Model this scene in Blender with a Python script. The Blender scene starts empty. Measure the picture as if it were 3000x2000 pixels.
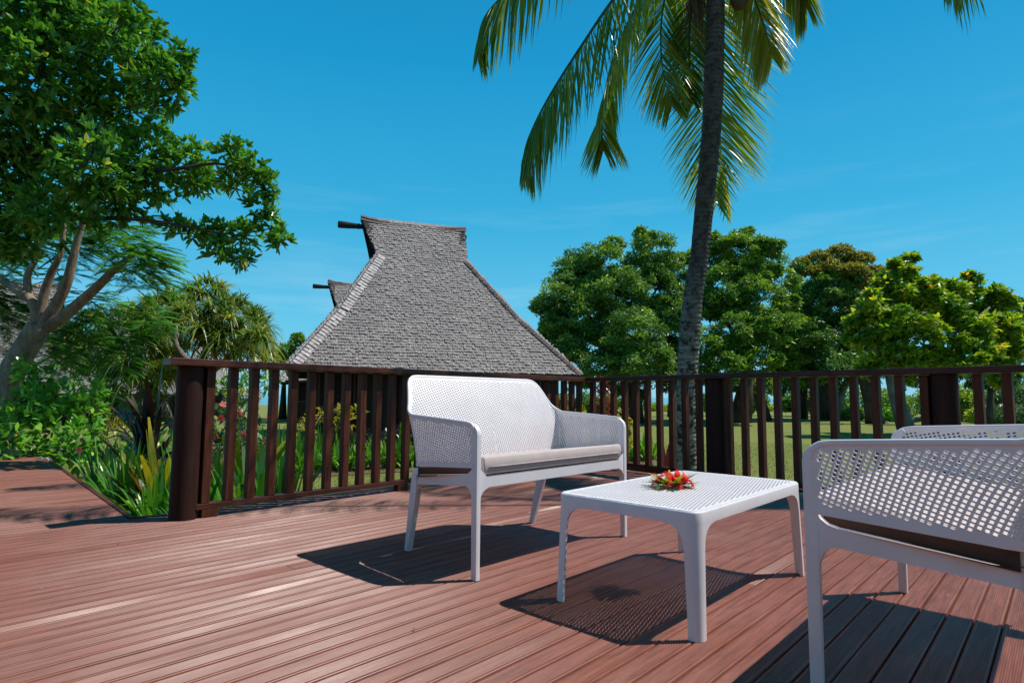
import bpy, bmesh, math, random
import numpy as np
from mathutils import Vector, Matrix
random.seed(7); rng = np.random.default_rng(11)

# ------------------------------------------------------------------ camera, world, sun
F_, YAW, PITCH, ROLL, CH = 1753.78, .7446, .0919, .0070, .7669
cy, sy, cp, sp = math.cos(YAW), math.sin(YAW), math.cos(PITCH), math.sin(PITCH)
FW = np.array([-sy*cp, cy*cp, sp]); r0 = np.array([cy, sy, 0.]); u0 = np.cross(r0, FW)
RT = r0*math.cos(ROLL)+u0*math.sin(ROLL); UP = -r0*math.sin(ROLL)+u0*math.cos(ROLL)
ORG = np.array([0, 0, CH])
scene = bpy.context.scene
cam = bpy.data.cameras.new('camera'); camo = bpy.data.objects.new('camera', cam)
scene.collection.objects.link(camo); scene.camera = camo
cam.sensor_width = 36; cam.lens = F_/3000*36; cam.clip_start = .05; cam.clip_end = 20000
M4 = Matrix.Identity(4)
for i in range(3):
    M4[i][0] = RT[i]; M4[i][1] = UP[i]; M4[i][2] = -FW[i]; M4[i][3] = ORG[i]
camo.matrix_world = M4

SUN = Vector((.312, .41, .857)).normalized()
sel = math.asin(SUN.z); saz = math.atan2(SUN.x, SUN.y)
w = bpy.data.worlds.new('World'); scene.world = w; w.use_nodes = True
nt = w.node_tree; bg = nt.nodes['Background']
sky = nt.nodes.new('ShaderNodeTexSky'); sky.sky_type = 'NISHITA'; sky.sun_disc = False
sky.sun_elevation = sel; sky.sun_rotation = saz
sky.air_density = 1.0; sky.dust_density = .35; sky.ozone_density = 1.6; sky.altitude = 0
mul = nt.nodes.new('ShaderNodeMixRGB'); mul.blend_type = 'MULTIPLY'; mul.inputs[0].default_value = 1
mul.inputs[2].default_value = (.55, 1.0, 1.25, 1)
nt.links.new(sky.outputs[0], mul.inputs[1])
# clear tropical blue by elevation (radiance, x10), blended with the physical sky
tcw = nt.nodes.new('ShaderNodeTexCoord'); sxw = nt.nodes.new('ShaderNodeSeparateXYZ'); nt.links.new(tcw.outputs['Generated'], sxw.inputs[0])
rw = nt.nodes.new('ShaderNodeValToRGB'); cr_ = rw.color_ramp
for _ in range(3): cr_.elements.new(.5)
for e_, (p_, c_) in zip(cr_.elements, [(0, (.27, .64, .88)), (.1, (.14, .60, .86)), (.28, (.035, .455, .76)), (.5, (.003, .33, .66)), (1, (.0, .08, .24))]):
    e_.position = p_; e_.color = (*c_, 1)
nt.links.new(sxw.outputs[2], rw.inputs[0])
sc_ = nt.nodes.new('ShaderNodeVectorMath'); sc_.operation = 'SCALE'; sc_.inputs['Scale'].default_value = 10; nt.links.new(rw.outputs[0], sc_.inputs[0])
mw = nt.nodes.new('ShaderNodeMixRGB'); mw.inputs[0].default_value = .85
nt.links.new(mul.outputs[0], mw.inputs[1]); nt.links.new(sc_.outputs[0], mw.inputs[2]); 
mpw = nt.nodes.new('ShaderNodeMapping'); mpw.inputs['Scale'].default_value = (1.6, 1.6, 16); nt.links.new(tcw.outputs['Generated'], mpw.inputs[0])
nzw = nt.nodes.new('ShaderNodeTexNoise'); nzw.inputs['Scale'].default_value = 1.7; nzw.inputs['Detail'].default_value = 7; nzw.inputs['Roughness'].default_value = .6; nt.links.new(mpw.outputs[0], nzw.inputs['Vector'])
rcw = nt.nodes.new('ShaderNodeValToRGB'); rcw.color_ramp.elements[0].position = .52; rcw.color_ramp.elements[0].color = (0, 0, 0, 1); rcw.color_ramp.elements[1].position = .8; rcw.color_ramp.elements[1].color = (.35, .35, .35, 1); nt.links.new(nzw.outputs['Fac'], rcw.inputs[0])
rew = nt.nodes.new('ShaderNodeValToRGB'); ce = rew.color_ramp; ce.elements[0].position = 0; ce.elements[0].color = (1, 1, 1, 1); ce.elements[1].position = .42; ce.elements[1].color = (0, 0, 0, 1); nt.links.new(sxw.outputs[2], rew.inputs[0])
mcw = nt.nodes.new('ShaderNodeMath'); mcw.operation = 'MULTIPLY'; nt.links.new(rcw.outputs[0], mcw.inputs[0]); nt.links.new(rew.outputs[0], mcw.inputs[1])
mfw = nt.nodes.new('ShaderNodeMixRGB'); mfw.inputs[2].default_value = (6.5, 8.5, 9.5, 1); nt.links.new(mcw.outputs[0], mfw.inputs[0]); nt.links.new(mw.outputs[0], mfw.inputs[1]); nt.links.new(mfw.outputs[0], bg.inputs[0])
bg.inputs[1].default_value = .10
sl = bpy.data.lights.new('sun', 'SUN'); sl.energy = 4.8; sl.angle = math.radians(.5); sl.color = (1, .94, .86)
so = bpy.data.objects.new('sun', sl); scene.collection.objects.link(so)
so.rotation_euler = SUN.to_track_quat('Z', 'Y').to_euler()
so.location = (5, 5, 12)
scene.view_settings.view_transform = 'Standard'; scene.view_settings.look = 'None'
scene.view_settings.exposure = 0; scene.view_settings.gamma = 1
scene.view_settings.use_curve_mapping = False

# ------------------------------------------------------------------ helpers
COL = scene.collection
def at(px, py, D):
    return ORG+(FW*F_+RT*(px-1500)-UP*(py-1000))/F_*D
def onz(px, py, z=0.):
    d = FW*F_+RT*(px-1500)-UP*(py-1000); return ORG+d*(z-CH)/d[2]
def gxy(px, D, z=-.5):
    p = at(px, 1165, D); return np.array([p[0], p[1], z])

def tag(o, label=None, cat=None, group=None, kind=None):
    if label: o['label'] = label
    if cat: o['category'] = cat
    if group: o['group'] = group
    if kind: o['kind'] = kind
    return o
def empty(name, loc=(0, 0, 0), rz=0, label=None, cat=None, group=None):
    o = bpy.data.objects.new(name, None); COL.objects.link(o)
    o.location = Vector(loc); o.rotation_euler = (0, 0, rz); o.empty_display_size = .1
    return tag(o, label, cat, group)
def link(name, me, mat=None, parent=None, world=False):
    if mat is not None and len(me.materials) == 0: me.materials.append(mat)
    o = bpy.data.objects.new(name, me); COL.objects.link(o)
    if parent is not None:
        o.parent = parent
        if world:   # mesh data given in world coordinates: keep them there
            L = Matrix.LocRotScale(parent.location, parent.rotation_euler, parent.scale)
            if parent.parent is not None:
                q = parent.parent
                L = Matrix.LocRotScale(q.location, q.rotation_euler, q.scale) @ L
            o.matrix_parent_inverse = L.inverted()
    return o
def npmesh(name, V, Q, tint=None, smooth=False):
    me = bpy.data.meshes.new(name)
    V = np.ascontiguousarray(V, dtype=np.float32); Q = np.ascontiguousarray(Q, dtype=np.int32)
    k = Q.shape[1]; n = len(Q)
    me.vertices.add(len(V)); me.vertices.foreach_set('co', V.ravel())
    me.loops.add(n*k); me.loops.foreach_set('vertex_index', Q.ravel())
    me.polygons.add(n); me.polygons.foreach_set('loop_start', np.arange(0, n*k, k, dtype=np.int32))
    me.polygons.foreach_set('loop_total', np.full(n, k, dtype=np.int32))
    me.polygons.foreach_set('use_smooth', np.full(n, bool(smooth)))
    me.update(calc_edges=True); me.validate()
    if tint is not None:
        a = me.attributes.new('tint', 'FLOAT', 'POINT'); a.data.foreach_set('value', np.asarray(tint, dtype=np.float32))
    return me
class MB:
    def __init__(s): s.bm = bmesh.new()
    def box(s, lo, hi, rot=None, bevel=0):
        lo, hi = Vector(lo), Vector(hi); c = (lo+hi)/2; d = hi-lo
        m = Matrix.Translation(c) @ (rot.to_4x4() if rot else Matrix.Identity(4)) @ Matrix.Diagonal((d.x, d.y, d.z, 1))
        r = bmesh.ops.create_cube(s.bm, size=1, matrix=m)
        if bevel:
            es = list({e for v in r['verts'] for e in v.link_edges})
            bmesh.ops.bevel(s.bm, geom=es, offset=bevel, segments=2, affect='EDGES', profile=.5)
        return s
    def tube(s, pts, rad, n=10, cap=True):
        pts = [Vector(p) for p in pts]; rings = []
        if not hasattr(rad, '__len__'): rad = [rad]*len(pts)
        side = None
        for i, p in enumerate(pts):
            t = (pts[min(i+1, len(pts)-1)]-pts[max(i-1, 0)]).normalized()
            if side is None: side = t.orthogonal().normalized()
            side = (side-t*side.dot(t)).normalized(); b = t.cross(side)
            rings.append([s.bm.verts.new(p+(side*math.cos(a)+b*math.sin(a))*rad[i]) for a in (2*math.pi*k/n for k in range(n))])
        for a, b in zip(rings, rings[1:]):
            for k in range(n):
                f = s.bm.faces.new((a[k], a[(k+1) % n], b[(k+1) % n], b[k])); f.smooth = True
        if cap:
            s.bm.faces.new(rings[0][::-1]); s.bm.faces.new(rings[-1])
        return s
    def prism(s, pts, d, bevel=0):
        """pts: list of 3D points (planar outline); d: extrusion vector"""
        d = Vector(d); a = [s.bm.verts.new(Vector(p)) for p in pts]; b = [s.bm.verts.new(Vector(p)+d) for p in pts]
        fs = [s.bm.faces.new(a), s.bm.faces.new(b[::-1])]
        n = len(pts)
        for k in range(n): fs.append(s.bm.faces.new((a[(k+1) % n], a[k], b[k], b[(k+1) % n])))
        if bevel:
            es = list({e for f in fs[:2] for e in f.edges})
            bmesh.ops.bevel(s.bm, geom=es, offset=bevel, segments=2, affect='EDGES', profile=.5)
        return s
    def build(s, name, mat, parent=None, smooth=False, world=False):
        bmesh.ops.recalc_face_normals(s.bm, faces=s.bm.faces)
        me = bpy.data.meshes.new(name); s.bm.to_mesh(me); s.bm.free()
        if smooth:
            for p in me.polygons: p.use_smooth = True
        return link(name, me, mat, parent, world)
def sm(o, ang=.6):
    try: o.data.set_sharp_from_angle(angle=ang)
    except Exception: pass
    for p in o.data.polygons: p.use_smooth = True
    return o

# ------------------------------------------------------------------ materials
def newmat(name, rough=.6, spec=.5, col=None):
    m = bpy.data.materials.new(name); m.use_nodes = True
    b = m.node_tree.nodes['Principled BSDF']; b.inputs['Roughness'].default_value = rough
    b.inputs['Specular IOR Level'].default_value = spec
    if col: b.inputs['Base Color'].default_value = (*col, 1)
    return m, m.node_tree, b
def N(nt, t, **k):
    n = nt.nodes.new('ShaderNode'+t)
    for a, v in k.items():
        if a.startswith('i_'): n.inputs[int(a[2:])].default_value = v
        else: setattr(n, a, v)
    return n
def ramp(nt, src, stops, interp='LINEAR'):
    r = nt.nodes.new('ShaderNodeValToRGB'); r.color_ramp.interpolation = interp
    while len(r.color_ramp.elements) < len(stops): r.color_ramp.elements.new(.5)
    for e, (p, c) in zip(r.color_ramp.elements, stops):
        e.position = p; e.color = (*c, 1) if len(c) == 3 else c
    nt.links.new(src, r.inputs[0]); return r.outputs[0]
def mapping(nt, scale, coord='Object', loc=None):
    tc = nt.nodes.new('ShaderNodeTexCoord'); mp = nt.nodes.new('ShaderNodeMapping'); mp.inputs['Scale'].default_value = scale
    if coord == 'World':
        g = nt.nodes.new('ShaderNodeNewGeometry'); nt.links.new(g.outputs['Position'], mp.inputs[0])
    else: nt.links.new(tc.outputs[coord], mp.inputs[0])
    return mp.outputs[0]
def noise(nt, vec, scale, detail=4, rough=.55):
    n = nt.nodes.new('ShaderNodeTexNoise'); n.inputs['Scale'].default_value = scale; n.inputs['Detail'].default_value = detail
    n.inputs['Roughness'].default_value = rough; nt.links.new(vec, n.inputs['Vector']); return n.outputs['Fac']
def mix(nt, fac, a, b, mode='MIX'):
    m = nt.nodes.new('ShaderNodeMixRGB'); m.blend_type = mode
    for i, x in ((0, fac), (1, a), (2, b)):
        if isinstance(x, (int, float)): m.inputs[i].default_value = x
        elif isinstance(x, tuple): m.inputs[i].default_value = (*x, 1)
        else: nt.links.new(x, m.inputs[i])
    return m.outputs[0]
def bump(nt, b, h, strength=.3, dist=.01):
    n = nt.nodes.new('ShaderNodeBump'); n.inputs['Strength'].default_value = strength; n.inputs['Distance'].default_value = dist
    nt.links.new(h, n.inputs['Height']); nt.links.new(n.outputs[0], b.inputs['Normal'])

def leafmat(name, stops, rough=.4, spec=.5, trans=.35, tcol=None):
    m, t, b = newmat(name, rough, spec)
    at_ = N(t, 'Attribute', attribute_name='tint')
    c = ramp(t, at_.outputs['Fac'], stops)
    t.links.new(c, b.inputs['Base Color'])
    tr = N(t, 'BsdfTranslucent')
    tc = mix(t, 1., c, tcol or (1.5, 1.6, .5), 'MULTIPLY')
    t.links.new(tc, tr.inputs[0])
    mx = N(t, 'MixShader'); mx.inputs[0].default_value = trans
    t.links.new(b.outputs[0], mx.inputs[1]); t.links.new(tr.outputs[0], mx.inputs[2])
    t.links.new(mx.outputs[0], t.nodes['Material Output'].inputs[0])
    return m
LM = {}
LM['glossy'] = leafmat('glossy_leaf', [(0, (0.0317, 0.1005, 0.0181)), (0.5, (0.0925, 0.2762, 0.0407)), (0.9, (0.2374, 0.4772, 0.0677)), (1, (0.6594, 0.5023, 0.0677))], .25, .6, .3)
LM['feather'] = leafmat('feather_leaf', [(0, (0.0321, 0.1093, 0.0219)), (0.6, (0.0802, 0.2431, 0.0328)), (1, (0.1872, 0.4862, 0.0438))], .5, .4, .4)
LM['palm'] = leafmat('palm_leaf', [(0, (0.0403, 0.1092, 0.023)), (0.45, (0.115, 0.2185, 0.0287)), (0.8, (0.322, 0.3565, 0.0403)), (1, (0.575, 0.391, 0.069))], .28, .6, .45, (1.5, 1.6, .45))
LM['pandan'] = leafmat('pandanus_leaf', [(0, (.05, .12, .025)), (.5, (.15, .24, .04)), (.8, (.36, .36, .08)), (1, (.6, .44, .13))], .35, .5, .35)
LM['mango'] = leafmat('dark_tree_leaf', [(0, (0.0459, 0.1082, 0.0278)), (0.5, (0.1262, 0.251, 0.0521)), (1, (0.3442, 0.5022, 0.0868))], .4, .5, .3)
LM['mid'] = leafmat('mid_tree_leaf', [(0, (0.0664, 0.1436, 0.0259)), (0.5, (0.177, 0.316, 0.0388)), (1, (0.4424, 0.5746, 0.0775))], .4, .5, .35)
LM['olive'] = leafmat('flowering_top_leaf', [(0, (.08, .12, .02)), (.4, (.24, .23, .035)), (1, (.48, .34, .08))], .5, .4, .3)
LM['light'] = leafmat('light_tree_leaf', [(0, (0.065, 0.154, 0.0185)), (0.5, (0.2164, 0.3421, 0.0308)), (0.9, (0.5411, 0.5474, 0.0616)), (1, (0.8656, 0.3763, 0.0462))], .3, .6, .45)
LM['shrub'] = leafmat('shrub_leaf', [(0, (0.0439, 0.1522, 0.0228)), (0.6, (0.1465, 0.3803, 0.0456)), (1, (0.4099, 0.6845, 0.0912))], .3, .5, .35)
LM['lily'] = leafmat('lily_leaf', [(0, (0.0257, 0.1092, 0.014)), (0.6, (0.0858, 0.2652, 0.0281)), (1, (0.2746, 0.468, 0.0562))], .3, .5, .35)
LM['yellow'] = leafmat('yellow_croton_leaf', [(0, (.05, .1, .01)), (.4, (.3, .3, .02)), (.8, (.55, .4, .03)), (1, (.5, .12, .03))], .35, .5, .35)
LM['red'] = leafmat('red_cordyline_leaf', [(0, (.06, .015, .02)), (.5, (.3, .03, .04)), (.8, (.5, .1, .05)), (1, (.55, .3, .04))], .35, .5, .35, (1.2, .9, .8))
LM['darkred'] = leafmat('dark_cordyline_leaf', [(0, (.01, .012, .01)), (.7, (.03, .02, .015)), (1, (.1, .08, .02))], .3, .5, .2, (1.2, .9, .6))
LM['blue'] = leafmat('grey_green_leaf', [(0, (.03, .08, .04)), (.6, (.09, .17, .08)), (1, (.2, .3, .15))], .4, .5, .3)
LM['petal'] = leafmat('red_petal', [(0, (.75, .03, .02)), (.6, (.88, .06, .04)), (1, (.9, .16, .10))], .6, .2, .3, (1.2, .8, .8))
LM['pink'] = leafmat('coral_petal', [(0, (.6, .05, .03)), (.6, (.75, .15, .1)), (1, (.8, .35, .25))], .5, .4, .3, (1.2, .8, .8))
LM['white'] = leafmat('white_petal', [(0, (.6, .6, .7)), (1, (.8, .8, .85))], .5, .4, .3, (1, 1, 1))
LM['grass'] = leafmat('grass_blade', [(0, (.1, .13, .02)), (.6, (.17, .2, .035)), (1, (.3, .28, .08))], .5, .3, .3)
LM['straw'] = leafmat('dry_fibre', [(0, (.05, .03, .015)), (1, (.2, .12, .06))], .8, .2, .1)

# white moulded plastic
MW, t, b = newmat('white_plastic', .38, .5, (.80, .76, .77))
n = noise(t, mapping(t, (1, 1, 1), 'World'), 9, 3); c = ramp(t, n, [(.3, (.78, .74, .75)), (.7, (.84, .80, .81))]); t.links.new(c, b.inputs['Base Color'])
n2 = noise(t, mapping(t, (1, 1, 1), 'World'), 900, 2); bump(t, b, n2, .12, .001)
# cushion cloth
MC, t, b = newmat('cushion_cloth', .85, .3)
v = mapping(t, (1, 1, 1), 'World'); n = noise(t, v, 14, 4); c = ramp(t, n, [(.3, (.50, .415, .385)), (.7, (.57, .48, .45))]); t.links.new(c, b.inputs['Base Color'])
wv = N(t, 'TexWave'); wv.inputs['Scale'].default_value = 420; t.links.new(v, wv.inputs['Vector']); n3 = noise(t, v, 9, 3)
bump(t, b, n3, .25, .01)
MSLAB, t, b = newmat('dark_brown_slab', .9, .2, (.075, .045, .038))
# decking
MD, t, b = newmat('stained_decking', .4, .5)
oi = N(t, 'ObjectInfo'); g = N(t, 'NewGeometry')
off = N(t, 'VectorMath', operation='SCALE'); cmb = N(t, 'CombineXYZ'); t.links.new(oi.outputs['Random'], cmb.inputs[1]); t.links.new(oi.outputs['Random'], cmb.inputs[2])
t.links.new(cmb.outputs[0], off.inputs[0]); off.inputs['Scale'].default_value = 37
add = N(t, 'VectorMath', operation='ADD'); t.links.new(g.outputs['Position'], add.inputs[0]); t.links.new(off.outputs[0], add.inputs[1])
mp = N(t, 'Mapping'); mp.inputs['Scale'].default_value = (22, 1.3, 4); t.links.new(add.outputs[0], mp.inputs[0])
gr = noise(t, mp.outputs[0], 3.2, 6, .65)
mp2 = N(t, 'Mapping'); mp2.inputs['Scale'].default_value = (3, 1, 1); t.links.new(add.outputs[0], mp2.inputs[0])
bl = noise(t, mp2.outputs[0], 1.6, 3)
c1 = ramp(t, gr, [(.28, (.07, .020, .012)), (.5, (.20, .062, .038)), (.72, (.32, .112, .074))])
c2 = mix(t, ramp(t, oi.outputs['Random'], [(0, (.2,)*3), (1, (.5,)*3)]), c1, (.195, .060, .037), 'MIX')
wear = noise(t, g.outputs['Position'], 1.1, 5, .7)
c3 = mix(t, ramp(t, wear, [(.52, (0,)*3), (.75, (.35,)*3)]), c2, (.34, .18, .14))
sp_ = noise(t, g.outputs['Position'], 26, 3, .7)
c4 = mix(t, ramp(t, sp_, [(.70, (0,)*3), (.76, (.8,)*3)]), c3, (.05, .03, .025))
fl = noise(t, mp.outputs[0], 11, 2, .7)
c5 = mix(t, ramp(t, fl, [(.73, (0,)*3), (.80, (.7,)*3)]), c4, (.5, .4, .35))
t.links.new(c5, b.inputs['Base Color'])
rr = ramp(t, bl, [(.3, (.36,)*3), (.7, (.52,)*3)]); t.links.new(rr, b.inputs['Roughness'])
bump(t, b, gr, .3, .0015)
# dark stained railing wood
def woodmat(name, a, c_, rough=.5, axis=(14, 14, 1.2), sc=3):
    m, t, b = newmat(name, rough, .22)
    v = mapping(t, axis, 'World'); n = noise(t, v, sc, 6, .65)
    oi = N(t, 'ObjectInfo')
    c = ramp(t, n, [(.3, a), (.72, c_)])
    c = mix(t, ramp(t, oi.outputs['Random'], [(0, (.0,)*3), (1, (.45,)*3)]), c, tuple(x*.45 for x in c_), 'MIX')
    t.links.new(c, b.inputs['Base Color']); bump(t, b, n, .4, .003); return m
MR = woodmat('dark_red_timber', (.035, .011, .006), (.17, .052, .024), .55)
MRH = woodmat('handrail_timber', (.045, .015, .010), (.15, .052, .032), .38, (14, 1.2, 14))
MRX = woodmat('handrail_timber_cross', (.035, .012, .010), (.10, .032, .024), .4, (1.2, 14, 14))
MP = woodmat('post_log', (.015, .007, .005), (.055, .019, .011), .65)
MHW = woodmat('hut_dark_timber', (.012, .008, .007), (.045, .028, .022), .7)
MHP = woodmat('hut_post_timber', (.05, .035, .025), (.14, .10, .07), .7)
MBK = woodmat('black_ridge_timber', (.008, .008, .01), (.03, .026, .028), .6)
# shingles
def shinglemat(name, a, c_):
    m, t, b = newmat(name, .8, .25)
    v = mapping(t, (1, 1, 1), 'World'); n = noise(t, v, 38, 4, .7); n2 = noise(t, v, 1.1, 4, .6)
    wn = N(t, 'TexWhiteNoise'); at_ = N(t, 'Attribute', attribute_name='tint')
    oi = N(t, 'ObjectInfo'); s = N(t, 'Math', operation='ADD'); t.links.new(at_.outputs['Fac'], s.inputs[0]); t.links.new(oi.outputs['Random'], s.inputs[1])
    fr = N(t, 'Math', operation='FRACT'); t.links.new(s.outputs[0], fr.inputs[0])
    c = ramp(t, fr.outputs[0], [(0, a), (.75, c_), (1, tuple(min(1, x*1.3) for x in c_))])
    c = mix(t, .55, c, ramp(t, n, [(.3, tuple(x*.6 for x in a)), (.7, tuple(x*1.15 for x in c_))]))
    c = mix(t, ramp(t, n2, [(.42, (0,)*3), (.62, (.5,)*3)]), c, tuple(x*.6 for x in c_))
    t.links.new(c, b.inputs['Base Color']); bump(t, b, n, .5, .01); return m
MS = shinglemat('weathered_shingle', (.23, .19, .175), (.40, .345, .325))
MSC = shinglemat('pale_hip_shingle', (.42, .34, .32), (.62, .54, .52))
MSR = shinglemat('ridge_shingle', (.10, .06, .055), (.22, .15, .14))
MRB, t, b = newmat('roof_underlay', .9, .1, (.05, .04, .038))
# bark
def barkmat(name, a, c_, sc=8, axis=(1, 1, .35)):
    m, t, b = newmat(name, .85, .2)
    v = mapping(t, axis, 'World'); n = noise(t, v, sc, 6, .7); c = ramp(t, n, [(.3, a), (.7, c_)])
    t.links.new(c, b.inputs['Base Color']); bump(t, b, n, .7, .03); return m
MBA = barkmat('tree_bark', (.13, .09, .065), (.42, .32, .25), 9)
MBG = barkmat('grey_bark', (.08, .07, .06), (.3, .27, .24), 7)
MBD = barkmat('dark_bark', (.03, .022, .016), (.11, .085, .065), 5)
# palm trunk: pale lichen, ring scars, black patches
MPT, t, b = newmat('palm_trunk_bark', .85, .2)
v = mapping(t, (1, 1, 1), 'World')
mpz = mapping(t, (.6, .6, 3.2), 'World'); n1 = noise(t, mpz, 9, 5, .7); n2 = noise(t, v, 11, 6, .75); n3 = noise(t, v, 2.2, 3)
wz = N(t, 'TexWave', bands_direction='Z'); wz.inputs['Scale'].default_value = 5.2; wz.inputs['Distortion'].default_value = 2.5; wz.inputs['Detail'].default_value = 3; t.links.new(v, wz.inputs['Vector'])
c = ramp(t, n1, [(.32, (.13, .11, .095)), (.68, (.42, .39, .34))])
c = mix(t, ramp(t, n2, [(.49, (0,)*3), (.56, (.95,)*3)]), c, (.022, .018, .017))
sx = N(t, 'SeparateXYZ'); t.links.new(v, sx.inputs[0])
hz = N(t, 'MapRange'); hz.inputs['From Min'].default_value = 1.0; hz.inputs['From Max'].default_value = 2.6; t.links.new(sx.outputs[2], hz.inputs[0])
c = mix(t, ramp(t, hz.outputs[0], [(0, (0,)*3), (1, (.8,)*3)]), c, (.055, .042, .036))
c = mix(t, ramp(t, wz.outputs['Fac'], [(.0, (.4,)*3), (.2, (0,)*3)]), c, (.03, .024, .02))
t.links.new(c, b.inputs['Base Color']); bump(t, b, mix(t, .5, wz.outputs['Fac'], n2), .8, .02)
# ground
MG, t, b = newmat('mown_lawn', .9, .15)
v = mapping(t, (1, 1, 1), 'World'); n1 = noise(t, v, .35, 5, .6); n2 = noise(t, v, 6, 5, .7); n3 = noise(t, v, 60, 3, .8)
c = ramp(t, n1, [(.35, (.19, .23, .045)), (.65, (.30, .31, .08))]); c = mix(t, .45, c, ramp(t, n2, [(.3, (.09, .13, .025)), (.7, (.27, .27, .08))]))
c = mix(t, .35, c, ramp(t, n3, [(.3, (.05, .08, .015)), (.7, (.28, .3, .09))])); t.links.new(c, b.inputs['Base Color']); bump(t, b, n3, .8, .03)
MSOIL, t, b = newmat('garden_soil', .95, .1)
v = mapping(t, (1, 1, 1), 'World'); n1 = noise(t, v, 18, 6, .8); c = ramp(t, n1, [(.3, (.05, .03, .018)), (.7, (.32, .21, .13))]); t.links.new(c, b.inputs['Base Color']); bump(t, b, n1, .9, .04)
MSAND, t, b = newmat('beach_sand', .9, .2, (.5, .42, .3))
MSEA, t, b = newmat('sea_water', .12, .5)
v = mapping(t, (1, 1, 1), 'World'); n1 = noise(t, v, .02, 4); c = ramp(t, n1, [(.3, (.0, .16, .22)), (.7, (.005, .24, .28))]); t.links.new(c, b.inputs['Base Color'])
n2 = noise(t, v, .8, 4); bump(t, b, n2, .5, .3)

# ------------------------------------------------------------------ ground, sea
def sheet(name, pts, z, mat, kind='structure'):
    me = bpy.data.meshes.new(name); me.from_pydata([(p[0], p[1], z) for p in pts], [], [tuple(range(len(pts)))])
    o = link(name, me, mat); o['kind'] = kind; return o
GZ = -.5
RH = np.array([math.cos(YAW), math.sin(YAW), 0]); FH = np.array([-math.sin(YAW), math.cos(YAW), 0])
def cf(r, f, z=0.): p = RH*r+FH*f; return (p[0], p[1], z)
# lawn as a grid with slight swell, falling to the beach
xs = np.linspace(-160, 160, 81); ys = np.r_[np.linspace(-30, 60, 46), np.linspace(64, 96, 9)]
X, Y = np.meshgrid(xs, ys); Z = GZ+.05*np.sin(X*.21+1)*np.sin(Y*.17)*np.clip((Y-14)/10, 0, 1)
Z = np.where(Y > 78, GZ-(Y-78)*.12, Z)
V = X.ravel()[:, None]*RH+Y.ravel()[:, None]*FH; V[:, 2] = Z.ravel()
nx = len(xs); ii, jj = np.meshgrid(np.arange(len(ys)-1), np.arange(nx-1), indexing='ij'); i0 = (ii*nx+jj).ravel()
o = link('lawn', npmesh('lawn', V, np.stack([i0, i0+1, i0+1+nx, i0+nx], 1), smooth=True), MG); o['kind'] = 'structure'
sheet('seabed', [cf(-9000, -3000), cf(9000, -3000), cf(9000, 9000), cf(-9000, 9000)], -3.2, MSAND)
sheet('sea', [cf(-9000, 86), cf(9000, 86), cf(9000, 12000), cf(-9000, 12000)], -1.7, MSEA)

# ------------------------------------------------------------------ leaf geometry
def unit(a): return a/np.maximum(np.linalg.norm(a, axis=-1, keepdims=True), 1e-9)
def rdir(n): return unit(rng.normal(size=(n, 3)))
def straps(B, D, L, W, droop=0., segs=2, prof='leaf', up=None, fold=0, curl=None):
    """curved flat leaves; returns V,Q,(n per leaf)"""
    n = len(B); L = np.broadcast_to(L, (n,)); W = np.broadcast_to(W, (n,)); droop = np.broadcast_to(droop, (n,))
    D = unit(np.asarray(D, float)); up = rdir(n) if up is None else np.broadcast_to(up, (n, 3))
    side = unit(np.cross(D, up)+1e-6)
    s = np.linspace(0, 1, segs+1)
    wf = {'leaf': np.sin(np.pi*np.clip(s*.86+.07, 0, 1))**.8, 'strap': np.clip(1.25*(1-s**2.5), 0, 1)*np.clip(.5+s*3, 0, 1),
          'pinna': np.clip(1.4*(1-s**3), .12, 1)*np.clip(.6+s*2, 0, 1)}[prof]
    P = B[:, None]+D[:, None]*(L[:, None]*s)[..., None]
    P[..., 2] -= (droop*L)[:, None]*s**2
    off = side[:, None]*(W[:, None]*wf*.5)[..., None]
    V = np.stack([P-off, P+off], 2).reshape(-1, 3)
    m = 2*(segs+1); base = (np.arange(n)*m)[:, None]; k = np.arange(segs)*2
    Q = np.stack([base+k, base+k+1, base+k+3, base+k+2], -1).reshape(-1, 4)
    return V, Q, m
def diamonds(B, D, L, W, nrm):
    n = len(B); D = unit(D); side = unit(np.cross(D, nrm)+1e-6); nn = np.cross(side, D)
    L = np.broadcast_to(L, (n,))[:, None]; W = np.broadcast_to(W, (n,))[:, None]
    V = np.stack([B, B+D*L*.45-side*W*.5+nn*W*.12, B+D*L, B+D*L*.45+side*W*.5+nn*W*.12], 1).reshape(-1, 3)
    return V, np.arange(4*n).reshape(-1, 4), 4
def leafobj(name, V, Q, m, tint, mat, parent=None, world=True):
    return link(name, npmesh(name, V, Q, np.repeat(tint, m)), LM[mat], parent, world)
def in_ball(n):
    return rdir(n)*(rng.random((n, 1))**(1/3.))

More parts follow.
